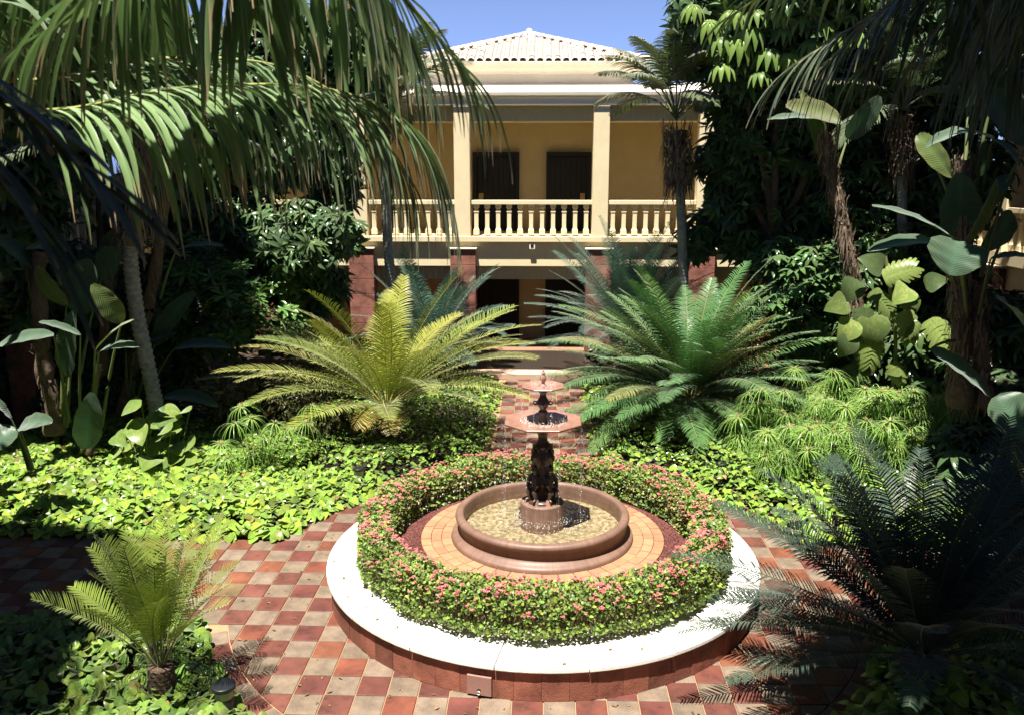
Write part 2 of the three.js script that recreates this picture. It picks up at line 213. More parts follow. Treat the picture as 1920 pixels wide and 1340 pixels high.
// ------------------------------------------------------------------ round planter with white seat rim
{
  reseed(21);
  const pl = thing('round_planter', 'big round planter of red stone with a broad white rim around the fountain', 'planter', PC.clone());
  const arcBlock = (r0, r1, y0, y1, a0, a1, bev, off) => { // a block curved about the centre
    const s = new THREE.Shape(), n = 5; for (let k = 0; k <= n; k++) { const a = a0 + (a1 - a0) * k / n; k ? s.lineTo(r1 * Math.cos(a), r1 * Math.sin(a)) : s.moveTo(r1 * Math.cos(a), r1 * Math.sin(a)); } for (let k = n; k >= 0; k--) { const a = a0 + (a1 - a0) * k / n; s.lineTo(r0 * Math.cos(a), r0 * Math.sin(a)); }
    return mUV(new THREE.ExtrudeGeometry(s, { depth: y1 - y0 - 2 * bev, bevelEnabled: bev > 0, bevelThickness: bev, bevelSize: bev, bevelOffset: -bev, bevelSegments: 2, curveSegments: 1 }).rotateX(-Math.PI / 2).translate(0, y0 + bev, 0), off);
  };
  for (let k = 0; k < 18; k++) part(pl, 'coping_slab', arcBlock(2.05, 2.835 + rr(-0.004, 0.004), 0.362, 0.422 + rr(-0.0015, 0.0015), (k + 0.006) / 18 * Math.PI * 2, (k + 0.994) / 18 * Math.PI * 2, 0.012, k * 0.31), M.coping);
  const hatchA = 1.735; // the access plate sits low in the wall, left of centre
  for (let k = 0; k < 60; k++) { const a0 = (k + 0.006) / 60 * Math.PI * 2, a1 = (k + 0.994) / 60 * Math.PI * 2; part(pl, 'stone_panel', arcBlock(2.6, 2.79 + rr(-0.004, 0.004), 0.022, 0.36, -a1, -a0, 0.003, k * 0.77), pick(M.planterStone)); }
  part(pl, 'wall_core', lathe([[2.5, 0.02], [2.77, 0.02], [2.77, 0.355], [2.06, 0.355]], 96), M.dark);
  { const h = atH(905, 1278, 0.12), a = Math.atan2(h.z - PC.z, h.x - PC.x), hat = part(pl, 'access_plate', new RoundedBoxGeometry(0.27, 0.22, 0.03, 1, 0.006), std([0.3, 0.16, 0.13], 0.6, { map: T.plaster })); hat.position.set(2.802 * Math.cos(a), 0.155, 2.802 * Math.sin(a)); hat.rotation.y = Math.PI / 2 - a;
    const hole = part(hat, 'pipe_opening', new THREE.CylinderGeometry(0.022, 0.022, 0.012, 16).rotateX(Math.PI / 2), M.black); hole.position.set(0, -0.055, 0.014); const pipe = part(hat, 'pipe_end', new THREE.CylinderGeometry(0.018, 0.018, 0.03, 14, 1, true).rotateX(Math.PI / 2), M.creamPale); pipe.position.set(0, -0.075, 0.018); }
  part(pl, 'gravel_bed', latheUV(lathe([[2.06, 0.43], [1.95, 0.5], [1.8, 0.58], [1.63, 0.645], [1.1, 0.65]], 80), 1.8), M.cinder);
  const pg = new THREE.IcosahedronGeometry(0.016, 0), lst = []; for (let k = 0; k < 7000; k++) { const a = rr(0, 6.283), r = rr(1.62, 2.0), h = r > 1.8 ? mixn(0.58, 0.47, (r - 1.8) / 0.2) : mixn(0.645, 0.58, (r - 1.63) / 0.17), s = rr(0.4, 1.3), k2 = rr(0.6, 1.5); dummy.rotation.set(rr(0, 6), rr(0, 6), rr(0, 6)); dummy.position.set(r * Math.cos(a), h + 0.003, r * Math.sin(a)); dummy.scale.set(s, s * 0.7, s); dummy.updateMatrix(); lst.push([dummy.matrix.clone(), C3(k2, k2, k2)]); }
  inst(pl, 'gravel', pg, std([0.12, 0.036, 0.028], 0.9), lst);
  // brick paving: three courses round the basin
  [[1.21, 1.34, 40, 0], [1.345, 1.475, 44, 0.4], [1.48, 1.61, 48, 0.1]].forEach(([r0, r1, n, o]) => { for (let k = 0; k < n; k++) { const a = (k + o) / n * 6.2832, w = 6.2832 / n; part(pl, 'brick', arcBlock(r0, r1, 0.6, 0.672 + rr(-0.003, 0.003), a + 0.004, a + w - 0.004, 0.005, rr(0, 3)), pick(M.terracotta)); } });
  dummy.rotation.set(0, 0, 0);
}

// ------------------------------------------------------------------ fountain
{
  reseed(31);
  const f = thing('fountain', 'three tiered reddish brown stone fountain with statue column in the round planter', 'fountain', PC.clone());
  const L = (n, pts, m, seg = 72) => part(f, n, latheUV(lathe(pts, seg), 1), m);
  L('basin', [[1.205, 0.65], [1.205, 0.70], [1.19, 0.725], [1.165, 0.735], [1.14, 0.75], [1.11, 0.77], [1.095, 0.80], [1.095, 0.885], [1.105, 0.90], [1.13, 0.91], [1.148, 0.93], [1.155, 0.955], [1.148, 0.98], [1.13, 0.998], [1.112, 1.004], [1.108, 0.999], [1.102, 1.005], [1.07, 1.007], [1.052, 1.0], [1.043, 0.98], [1.038, 0.95], [1.038, 0.72]], M.fountain, 110);
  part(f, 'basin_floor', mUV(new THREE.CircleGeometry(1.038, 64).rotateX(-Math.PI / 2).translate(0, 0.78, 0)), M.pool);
  // rippled water surface
  { const n = 120, g = new THREE.RingGeometry(0.01, 1.037, 160, n).rotateX(-Math.PI / 2), p = g.attributes.position; for (let i = 0; i < p.count; i++) { const x = p.getX(i), z = p.getZ(i), r = Math.hypot(x, z); let h = 0.010 * (fbm((x + 2) / 4, (z + 2) / 4, 40, 3) - 0.5) * 2 + 0.0035 * Math.sin(r * 62 + 3 * fbm((x + 2) / 4, (z + 2) / 4, 12, 2)) * Math.exp(-Math.pow((r - 0.42) / 0.2, 2)); p.setY(i, 0.905 + h); } g.computeVertexNormals(); part(f, 'water', g, new THREE.MeshPhysicalMaterial({ color: C3(0.97, 0.96, 0.9), roughness: 0.06, transmission: 1, thickness: 0, ior: 1.33, side: THREE.DoubleSide })); }
  L('pedestal', [[0.29, 0.74], [0.29, 1.12], [0.283, 1.135], [0.27, 1.14], [0.0, 1.14]], M.fountain, 48);
  L('plinth', [[0.215, 1.14], [0.215, 1.165], [0.19, 1.18], [0.12, 1.2], [0.11, 1.4], [0.12, 1.62], [0.13, 1.72], [0.115, 1.82], [0.1, 1.88], [0.125, 1.895], [0.125, 1.915], [0.09, 1.935], [0.065, 1.97], [0.06, 2.03], [0.075, 2.08], [0.13, 2.115], [0.18, 2.135], [0.2, 2.15]], M.bronze, 40);
  for (let k = 0; k < 8; k++) { const a = (k + 0.5) / 8 * 6.2832; const b = part(f, 'foot_block', new THREE.CylinderGeometry(0.028, 0.055, 0.075, 4, 1).rotateY(Math.PI / 4), k % 2 ? M.bowl : M.fountain); if (k % 2 === 0) { b.position.set(0.185 * Math.cos(a), 1.177, 0.185 * Math.sin(a)); } else { b.position.set(0.2 * Math.cos(a), 1.177, 0.2 * Math.sin(a)); } b.rotation.y = -a; }
  // seated winged figures: one continuous body each, meshed from tapered capsules
  const caps = [];
  const cap = (a, b, ra, rb) => caps.push([V(...a), V(...b), ra, rb]);
  // local frame: +x outwards, y up; units in metres above the plinth
  for (const s of [-1, 1]) { cap([0.05, 0.12, 0.035 * s], [0.135, 0.11, 0.06 * s], 0.04, 0.034); cap([0.135, 0.11, 0.06 * s], [0.115, 0.01, 0.06 * s], 0.03, 0.022); cap([0.115, 0.01, 0.06 * s], [0.16, 0.0, 0.065 * s], 0.022, 0.018); cap([0.05, 0.3, 0.06 * s], [0.115, 0.22, 0.085 * s], 0.026, 0.02); cap([0.115, 0.22, 0.085 * s], [0.14, 0.14, 0.05 * s], 0.019, 0.017); cap([0.02, 0.29, 0.05 * s], [0.0, 0.42, 0.1 * s], 0.03, 0.012); cap([0.0, 0.42, 0.1 * s], [0.02, 0.2, 0.1 * s], 0.014, 0.02); }
  cap([0.04, 0.1, 0], [0.045, 0.28, 0], 0.062, 0.058); cap([0.045, 0.3, 0], [0.065, 0.36, 0], 0.03, 0.028); cap([0.075, 0.4, 0], [0.08, 0.43, 0], 0.045, 0.042); cap([0.115, 0.405, 0], [0.125, 0.4, 0], 0.016, 0.012); cap([0.04, 0.44, 0.03], [0.02, 0.46, -0.03], 0.03, 0.03);
  const meshField = (list, size, off, res, k = 0.016) => { const mc = new MarchingCubes(res, M.bronze, false, false, 60000); mc.isolation = 0; const q = V(); for (let z = 0; z < res; z++) for (let y = 0; y < res; y++) for (let x = 0; x < res; x++) { q.set((x / res * 2 - 1) * size + off.x, (y / res * 2 - 1) * size + off.y, (z / res * 2 - 1) * size + off.z); let d = 1e9; for (const [a, b, ra, rb] of list) { const bx = b.x - a.x, by = b.y - a.y, bz = b.z - a.z, px = q.x - a.x, py = q.y - a.y, pz = q.z - a.z, t = clamp((px * bx + py * by + pz * bz) / (bx * bx + by * by + bz * bz + 1e-9)); const e = Math.hypot(px - bx * t, py - by * t, pz - bz * t) - mixn(ra, rb, t); const h = clamp(0.5 + 0.5 * (d - e) / k); d = d > 1e8 ? e : mixn(d, e, h) - k * h * (1 - h); } mc.field[x + y * res + z * res * res] = -d; }
    mc.update(); const n = mc.count, P = mc.positionArray.slice(0, n * 3), N = mc.normalArray.slice(0, n * 3); const g = new THREE.BufferGeometry(); for (let i = 0; i < n; i++) { P[i * 3] = P[i * 3] * size + off.x; P[i * 3 + 1] = P[i * 3 + 1] * size + off.y; P[i * 3 + 2] = P[i * 3 + 2] * size + off.z; } g.setAttribute('position', new THREE.BufferAttribute(P, 3)); g.setAttribute('normal', new THREE.BufferAttribute(N, 3)); return g; };
  const fig = meshField(caps, 0.27, V(0.06, 0.23, 0), 60);
  for (let k = 0; k < 4; k++) { const m = part(f, 'seated_figure', fig, M.bronze); const a = (k + 0.5) / 4 * 6.2832 + 0.0; m.position.set(0.065 * Math.cos(a), 1.2, 0.065 * Math.sin(a)); m.rotation.y = -a; }
  const ram = []; { const c2 = (a, b, ra, rb) => ram.push([V(...a), V(...b), ra, rb]); c2([0.03, -0.12, 0], [0.06, 0.02, 0], 0.06, 0.07); c2([0.07, 0.05, 0], [0.12, 0.03, 0], 0.05, 0.032); c2([0.12, 0.03, 0], [0.145, -0.01, 0], 0.028, 0.02); for (const s of [-1, 1]) { c2([0.05, 0.08, 0.03 * s], [0.075, 0.125, 0.045 * s], 0.018, 0.014); c2([0.075, 0.125, 0.045 * s], [0.09, 0.16, 0.04 * s], 0.012, 0.004); c2([0.05, -0.02, 0.06 * s], [0.03, -0.16, 0.085 * s], 0.03, 0.016); } }
  const ramG = meshField(ram, 0.2, V(0.06, 0, 0), 48, 0.014);
  for (let k = 0; k < 4; k++) { const m = part(f, 'ram_head', ramG, M.bronze); const a = (k + 0.5) / 4 * 6.2832; m.position.set(0.05 * Math.cos(a), 1.76, 0.05 * Math.sin(a)); m.rotation.y = -a; }
  for (let k = 0; k < 4; k++) { const a = k / 4 * 6.2832, m = part(f, 'spout', new THREE.TorusGeometry(0.018, 0.007, 8, 16), M.bronze); m.position.set(0.135 * Math.cos(a), 1.68, 0.135 * Math.sin(a)); m.rotation.y = Math.PI / 2 - a; }
  const oct = (pts) => { const g = new THREE.LatheGeometry(pts.map(([x, y]) => new THREE.Vector2(x / Math.cos(Math.PI / 8), y)), 8).rotateY(Math.PI / 8).toNonIndexed(); g.computeVertexNormals(); return mUV(g); };
  part(f, 'lower_bowl', oct([[0.0, 2.15], [0.2, 2.15], [0.4, 2.2], [0.488, 2.225], [0.492, 2.245], [0.486, 2.252], [0.46, 2.25], [0.3, 2.225], [0.05, 2.215], [0.0, 2.215]]), M.bowl);
  L('upper_stem', [[0.055, 2.21], [0.05, 2.25], [0.045, 2.3], [0.04, 2.34], [0.06, 2.355], [0.06, 2.37], [0.04, 2.385], [0.045, 2.41], [0.075, 2.45], [0.085, 2.48], [0.07, 2.52], [0.045, 2.56], [0.04, 2.6], [0.06, 2.635], [0.1, 2.66]], M.bronze, 28);
  for (let k = 0; k < 4; k++) { const a = (k + 0.0) / 4 * 6.2832; const sc = part(f, 'scroll', new THREE.TorusGeometry(0.022, 0.011, 8, 14), M.bronze); sc.position.set(0.1 * Math.cos(a), 2.48, 0.1 * Math.sin(a)); sc.rotation.y = -a; }
  part(f, 'upper_bowl', oct([[0.0, 2.655], [0.1, 2.655], [0.2, 2.68], [0.263, 2.695], [0.268, 2.71], [0.262, 2.716], [0.24, 2.713], [0.13, 2.695], [0.0, 2.69]]), M.bowl);
  L('finial', [[0.045, 2.69], [0.045, 2.715], [0.03, 2.725], [0.028, 2.735], [0.02, 2.745], [0.03, 2.77], [0.042, 2.8], [0.04, 2.825], [0.025, 2.85], [0.02, 2.86], [0.028, 2.87], [0.028, 2.88], [0.015, 2.89], [0.012, 2.915], [0.005, 2.925], [0, 2.926]], M.bowl, 24);
  // water: thin arcs from the finial, films in the bowls, threads falling from the corners, drops
  const water = new THREE.MeshPhysicalMaterial({ color: C3(0.98, 0.99, 1), roughness: 0.08, transmission: 0.85, thickness: 0, ior: 1.33, side: THREE.DoubleSide });
  const wa = new Acc(); for (let k = 0; k < 8; k++) { const a = k / 8 * 6.2832 + 0.2, P = []; for (let i = 0; i <= 10; i++) { const t = i / 10, r = 0.015 + 0.13 * t; P.push(V(r * Math.cos(a), 2.91 + 0.07 * t - 0.28 * t * t, r * Math.sin(a))); } wa.tube(P, [0.0022], W1, 5); }
  for (let k = 0; k < 8; k++) for (const [R, y0, y1] of [[0.27, 2.69, 2.27], [0.492, 2.22, 0.91]]) { const a = (k + 0.5) / 8 * 6.2832, P = [], x = R / Math.cos(Math.PI / 8) * 0.995; for (let i = 0; i <= 12; i++) { const t = i / 12; P.push(V((x + 0.012 * t) * Math.cos(a) + rr(-1, 1) * 0.002, mixn(y0, y1, t), (x + 0.012 * t) * Math.sin(a) + rr(-1, 1) * 0.002)); } wa.tube(P, P.map((_, i) => (i % 3 ? 0.0012 : 0.0026) * (R > 0.4 ? 1 : 0.9)), W1, 5); }
  part(f, 'water_jet', wa.geo(), water, 'stuff');
  const dl = []; const drop = new THREE.SphereGeometry(0.004, 8, 6); const addD = (x, y, z, s) => { dummy.position.set(x, y, z); dummy.rotation.set(0, 0, 0); dummy.scale.set(s, s * rr(0.8, 2.2), s); dummy.updateMatrix(); dl.push([dummy.matrix.clone()]); };
  for (let k = 0; k < 420; k++) { const a = rr(0, 6.28), r = rr(0.2, 0.3) ; addD(r * Math.cos(a), 2.225 + Math.pow(rnd(), 2) * 0.05, r * Math.sin(a), rr(0.5, 1.2)); }
  for (let k = 0; k < 220; k++) { const a = rr(0, 6.28), r = rr(0.06, 0.2); addD(r * Math.cos(a), 2.7 + Math.pow(rnd(), 2) * 0.05, r * Math.sin(a), rr(0.4, 0.9)); }
  for (let k = 0; k < 380; k++) { const a = (Math.floor(rnd() * 8) + 0.5) / 8 * 6.2832 + rr(-0.05, 0.05), up = rnd() < 0.3, r = (up ? 0.292 : 0.545) + rr(-0.02, 0.025); addD(r * Math.cos(a), up ? rr(2.27, 2.68) : rr(0.92, 2.2), r * Math.sin(a), rr(0.5, 1.1)); }
  for (let k = 0; k < 700; k++) { const a = rr(0, 6.28), r = rnd() < 0.6 ? rr(0.3, 0.4) : 0.55 + rr(-0.06, 0.06); addD(r * Math.cos(a), 0.905 + Math.pow(rnd(), 3) * 0.08, r * Math.sin(a), rr(0.4, 1.1)); }
  inst(f, 'water_drops', drop, new THREE.MeshPhysicalMaterial({ color: C3(1, 1, 1), roughness: 0.12, transmission: 0.5, thickness: 0, ior: 1.33, clearcoat: 1 }), dl);
}

// ------------------------------------------------------------------ far building and side wings
const FL = 3.58, ZF = -25.2; // first floor level, facade plane
function baluster() { const g = new THREE.LatheGeometry([[0.115, 0], [0.115, 0.13], [0.09, 0.17], [0.082, 0.2], [0.082, 0.62], [0.1, 0.64], [0.1, 0.67], [0.07, 0.69], [0.075, 0.74], [0.112, 0.76], [0.112, 0.86]].map(([x, y]) => new THREE.Vector2(x, y)), 4).rotateY(Math.PI / 4).toNonIndexed(); g.computeVertexNormals(); return mUV(g); }
const balG = baluster();
function railing(o, x0, x1, n, z, sp) { // balustrade between two posts, along x at z
  part(o, 'handrail', box(x0, x1, FL + 0.9, FL + 1.02, z - 0.13, z + 0.13, 0.012), M.cream);
  for (let k = 0; k < n; k++) { const b = part(o, 'baluster', balG, M.cream); b.position.set(x0 + (x1 - x0) * (k + 0.5) / n, FL + 0.04, z); }
}
{
  reseed(41);
  const b = thing('gallery_building', 'cream two storey building with balcony, dark doors and pale tiled hip roof at the back', 'building', V(0, 0, 0));
  const colX = [-8.1, -5.2, -2.06, 1.87, 4.8, 8]; // right edges are adjusted below
  const cols = [-8.15, -5.25, -2.28, 1.65, 4.6, 7.6];
  part(b, 'wall', box(-11, 11, 0.17, 7.3, -27.6, -27.3), M.ochre);
  // balcony slab, lip, beam, ceilings
  part(b, 'balcony_slab', box(-11, 11, 3.36, FL, -27.3, -25.24), M.cream);
  part(b, 'slab_edge', box(-11, 11, 3.42, FL, ZF - 0.04, ZF + 0.26, 0.015), M.cream);
  part(b, 'fascia', box(-11, 11, 2.72, 3.42, ZF - 0.3, ZF + 0.1), M.cream);
  part(b, 'upper_ceiling', box(-11, 11, 6.86, 6.95, -27.3, -25.6), M.cream);
  part(b, 'beam', box(-11, 11, 7.22, 7.44, ZF - 0.22, ZF + 0.24, 0.01), M.creamPale);
  part(b, 'frieze_panel', box(-11, 11, 6.8, 7.22, ZF - 0.22, ZF - 0.17), M.frieze);
  part(b, 'lower_frieze_panel', box(-11, 11, 2.3, 2.72, ZF - 0.24, ZF - 0.19), M.frieze);
  const slat = box(-0.045, 0.045, 0, 0.4, -0.015, 0.015, 0.004);
  for (let x = -7.9; x < 7.6; x += 0.19) { if (cols.some((c) => Math.abs(c - x) < 0.26)) continue; const s = part(b, 'slat', slat, M.frieze); s.position.set(x, 6.81, ZF - 0.155); if (x > -5 && x < 2.6) { const s2 = part(b, 'slat', slat, M.frieze); s2.position.set(x, 2.31, ZF - 0.175); } }
  for (const x of cols) {
    part(b, 'column', box(x - 0.225, x + 0.225, FL, 7.218, ZF - 0.2, ZF + 0.23, 0.012), M.cream);
    const n = 7, pier = part(b, 'stone_pier', box(x - 0.33, x + 0.33, 0.17, 3.2, ZF - 0.24, ZF + 0.2), M.pier[2]);
    for (let k = 0; k < n; k++) { const y0 = 0.18 + k * 0.432; part(pier, 'stone_block', box(x - 0.365, x + 0.365, y0, y0 + 0.42, ZF - 0.28, ZF + 0.25, 0.008), pick(M.pier)); }
    part(b, 'pier_cap', box(x - 0.41, x + 0.41, 3.205, 3.262, ZF - 0.3, ZF + 0.31, 0.02), M.creamPale);
  }
  for (let k = 0; k < cols.length - 1; k++) { const x0 = cols[k] + 0.225, x1 = cols[k + 1] - 0.225; railing(b, x0, x1, Math.round((x1 - x0) / 0.318), ZF, 0.318); }
  // doors: plank leaf, frame, plate
  const door = (x0, x1, y0, h) => { const d = part(b, 'door', box(x0, x1, y0, y0 + h, -27.3, -27.22), M.door); const w = (x1 - x0 - 0.16) / 7; for (let k = 0; k < 7; k++) part(d, 'plank', box(x0 + 0.08 + k * w + 0.006, x0 + 0.08 + (k + 1) * w - 0.006, y0 + 0.06, y0 + h - 0.1, -27.22, -27.195, 0.006), M.door); part(d, 'frame', mergeGeometries([box(x0 - 0.06, x0 + 0.06, y0, y0 + h + 0.06, -27.24, -27.16), box(x1 - 0.06, x1 + 0.06, y0, y0 + h + 0.06, -27.24, -27.16), box(x0 + 0.06, x1 - 0.06, y0 + h - 0.06, y0 + h + 0.06, -27.24, -27.16)]), M.door); return d; };
  for (const [x0, x1, left] of [[-2.09, -0.77, true], [0.18, 1.44, false]]) { const d = door(x0, x1, FL, 2.35); part(d, 'handle', box(left ? x0 + 0.12 : x1 - 0.27, left ? x0 + 0.27 : x1 - 0.12, FL + 0.98, FL + 1.17, -27.19, -27.165, 0.01), M.brass); door(x0 + 0.0, x1, 0.17, 2.45); }
  for (const [px, py] of [[990, 236], [975, 238]]) { const p = atH(px, py, 6.855); part(b, 'ceiling_light', new THREE.CylinderGeometry(0.12, 0.12, 0.03, 24).translate(p.x, 6.848, -26.4), std([0.7, 0.55, 0.15], 0.4)); }
  // skirt roof over the gallery, upper wall, cornice
  const prism = (pts, x0, x1) => { const s = new THREE.Shape(); pts.forEach(([z, y], i) => (i ? s.lineTo(z, y) : s.moveTo(z, y))); return mUV(new THREE.ExtrudeGeometry(s, { depth: x1 - x0, bevelEnabled: false }).rotateY(-Math.PI / 2).translate(x1, 0, 0)); };
  part(b, 'skirt_roof', prism([[-24.89, 7.47], [-24.86, 7.56], [-26.1, 7.9], [-26.1, 7.445], [-24.95, 7.445]], -11, 11), std([0.85, 0.79, 0.7], 0.7, { map: T.plaster }));
  part(b, 'gutter', prism([[-24.885, 7.44], [-24.83, 7.47], [-24.82, 7.55], [-24.835, 7.56], [-24.855, 7.5], [-24.884, 7.46]], -11, 11), M.creamPale);
  const CXB = -0.45, wallHalf = 3.05;
  part(b, 'upper_wall', box(CXB - wallHalf, CXB + wallHalf, 7.85, 8.42, -32, -26.05), M.creamPale);
  part(b, 'cornice', prism([[-26.04, 8.14], [-25.95, 8.14], [-25.93, 8.2], [-25.8, 8.28], [-25.74, 8.4], [-25.66, 8.42], [-26.04, 8.42]], CXB - wallHalf - 0.3, CXB + wallHalf + 0.3), M.creamPale);
  part(b, 'roof_gutter', box(CXB - 3.5, CXB + 3.5, 8.4, 8.45, -25.72, -25.6, 0.015), M.creamPale);
  // hip roof: base pyramid, barrel tiles on the front face one by one, hips and ball on top
  const apex = V(CXB, 9.66, -29.1), ey = 8.45, hw = 3.45, ef = -25.65;
  { const g = new THREE.BufferGeometry(), A = [CXB - hw, ey, ef], B = [CXB + hw, ey, ef], C = [CXB + hw, ey, -32.55], D = [CXB - hw, ey, -32.55], P = apex.toArray(); g.setAttribute('position', new THREE.Float32BufferAttribute([...A, ...B, ...P, ...B, ...C, ...P, ...C, ...D, ...P, ...D, ...A, ...P], 3)); g.computeVertexNormals(); const roof = part(b, 'roof', mUV(g), M.roofTile[1]);
    const rows = 11, slope = V(0, apex.y - ey, apex.z - ef), len = slope.length(), dir = slope.clone().normalize(), nrm = V(0, -dir.z, dir.y).normalize(); if (nrm.y < 0) nrm.negate();
    const tl = len / rows, tg = [0, 1, 2].map(() => { const g2 = new THREE.CylinderGeometry(0.088, 0.1, tl * 1.12, 10, 1, true, -Math.PI / 2, Math.PI); return g2; });
    const q = new THREE.Quaternion().setFromRotationMatrix(new THREE.Matrix4().makeBasis(V().crossVectors(dir, nrm), dir, nrm));
    for (let r = 0; r < rows; r++) { const t = (r + 0.45) / rows, half = hw * (1 - t) - 0.08, sp = 0.245; for (let k = -22; k <= 22; k++) { const x = (k + 0.5) * sp; if (Math.abs(x) > half) continue; const m = part(roof, 'roof_tile', tg[0], pick(M.roofTile)); m.position.set(CXB + x, ey, ef).addScaledVector(dir, t * len).addScaledVector(nrm, 0.004 + rr(-0.007, 0.007)); m.quaternion.copy(q); m.rotateX(-0.028); m.rotateZ(rr(-0.02, 0.02)); } }
    // hips
    for (const s of [-1, 1]) { const a = V(CXB + s * hw, ey, ef), d = apex.clone().sub(a), n = 14; for (let k = 0; k < n; k++) { const m = part(roof, 'hip_tile', tg[0], pick(M.roofTile)); m.position.copy(a).addScaledVector(d, (k + 0.4) / n); m.position.y += 0.05; const dd = d.clone().normalize(), nn = V().crossVectors(V().crossVectors(dd, UP), dd).normalize(); m.quaternion.setFromRotationMatrix(new THREE.Matrix4().makeBasis(V().crossVectors(dd, nn), dd, nn)); m.scale.set(1.1, 0.95, 0.9); } }
    const side = [], m4 = new THREE.Matrix4(); for (const s of [-1, 1]) { const sl = V(-s * hw, apex.y - ey, 0), ln = sl.length(), dr = sl.clone().normalize(), nn = V(dr.y * s, Math.abs(dr.x), 0).normalize(), bas = new THREE.Matrix4().makeBasis(V().crossVectors(dr, nn), dr, nn); for (let r = 0; r < rows; r++) { const t = (r + 0.45) / rows, half = hw * (1 - t) - 0.08; for (let k = -14; k < 14; k++) { const z = (k + 0.5) * 0.245; if (Math.abs(z) > half) continue; const p = V(CXB + s * hw, ey, apex.z + z).addScaledVector(dr, t * ln).addScaledVector(nn, 0.012); side.push(tg[0].clone().applyMatrix4(bas.clone().setPosition(p))); } } }
    part(roof, 'side_tiles', mergeGeometries(side), M.roofTile[0], 'stuff');
    const ball = part(b, 'roof_finial', new THREE.SphereGeometry(0.11, 20, 14).translate(apex.x, apex.y + 0.1, apex.z), M.creamPale); part(ball, 'finial_base', new THREE.CylinderGeometry(0.12, 0.2, 0.12, 16).translate(apex.x, apex.y + 0.02, apex.z), M.creamPale); }
}
{ // wall lamp under the balcony, and floodlight beside the roof
  const p = atZ(998, 461, ZF + 0.17), w = thing('wall_lamp', 'small white box lamp on the cream band under the balcony', 'lamp', p); part(w, 'lamp_body', new RoundedBoxGeometry(0.17, 0.19, 0.13, 1, 0.012), M.creamPale); const l = part(w, 'lamp_face', new RoundedBoxGeometry(0.09, 0.1, 0.02, 1, 0.004), M.black); l.position.set(0, 0.01, 0.066);
  const f = atZ(857, 152, -25.9), d = thing('floodlight', 'small round floodlight on the upper wall below the roof corner', 'lamp', f); part(d, 'lamp_body', new THREE.SphereGeometry(0.11, 18, 12), M.creamPale); const c = part(d, 'bracket', new THREE.CylinderGeometry(0.03, 0.05, 0.14, 12).rotateX(Math.PI / 2), M.creamPale); c.position.z = -0.1;
}
function wing(side, label) {
  const b = thing('side_wing', label, 'building', V(side * 10.84, 0, 0)); b.rotation.y = -side * Math.PI / 2; // local +z looks into the court; local x runs along it
  const X = (z) => side > 0 ? z : -z; // local x of a world z
  const x0 = Math.min(X(-25.5), X(-6)), x1 = Math.max(X(-25.5), X(-6));
  part(b, 'wall', box(x0, x1, 0.02, 7.4, -2.4, -2.1), M.ochre); part(b, 'balcony_slab', box(x0, x1, 3.3, FL, -2.1, 0.2), M.cream); part(b, 'fascia', box(x0, x1, 2.72, 3.3, -0.3, 0.08), M.cream);
  part(b, 'upper_ceiling', box(x0, x1, 6.86, 6.95, -2.1, -0.4), M.cream); part(b, 'beam', box(x0, x1, 6.8, 7.44, -0.2, 0.2), M.cream); part(b, 'roof_edge', box(x0, x1, 7.445, 7.6, -3.5, 0.45, 0.03), M.creamPale);
  for (let k = 0; k < 6; k++) { const x = mixn(x0 + 1.4, x1 - 1.2, k / 5); part(b, 'column', box(x - 0.22, x + 0.22, FL, 6.8, -0.22, 0.18, 0.012), M.cream); part(b, 'stone_pier', box(x - 0.36, x + 0.36, 0.02, 3.2, -0.28, 0.25, 0.01), pick(M.pier)); part(b, 'pier_cap', box(x - 0.4, x + 0.4, 3.205, 3.26, -0.3, 0.3, 0.02), M.creamPale); if (k < 5) { const xe = mixn(x0 + 1.4, x1 - 1.2, (k + 1) / 5); railing(b, x + 0.22, xe - 0.22, Math.round((xe - x - 0.44) / 0.318), 0, 0.318); part(b, 'door', box((x + xe) / 2 - 0.6, (x + xe) / 2 + 0.6, FL, FL + 2.3, -2.1, -2.04), M.door); } }
}
wing(1, 'cream side wing with balcony and red piers behind the right trees');
wing(-1, 'cream side wing with balcony and red piers behind the left trees');

{ // litter on the stone
  reseed(51); const lg = new Acc(); lg.blade([V(0, 0, 0), V(0.3, 0.12, 0), V(0.7, 0.1, 0), V(1, 0, 0)], [V(0, 0, 1)], [0.02, 0.25, 0.2, 0.02], 0.3, [[1, 1, 1]]); const l = [];
  for (let k = 0; k < 240; k++) { const a = rr(0, 6.283), r = Math.sqrt(rr(2.9 * 2.9, 4.0 * 4.0)), ring = k < 34; const p = ring ? V(PC.x + rr(2.5, 2.8) * Math.cos(a), 0.43, PC.z + rr(2.5, 2.8) * Math.sin(a)) : V(PC.x + r * Math.cos(a), 0.027, PC.z + r * Math.sin(a)); const b = rr(0, 6.28), k2 = rr(0.5, 1.3); l.push([bend(p, look(V(Math.cos(b), 0, Math.sin(b)), V(rr(-0.2, 0.2), 1, rr(-0.2, 0.2))), rr(0.025, 0.07)), C3(0.2 * k2, 0.12 * k2, 0.05 * k2)]); }
  dummy.quaternion.identity(); dummy.scale.set(1, 1, 1); tag(inst(scene, 'fallen_leaves', lg.geo(), std([1, 1, 1], 0.8), l), 'scattered small brown fallen leaves on the paving and rim', null, null, 'stuff');
}
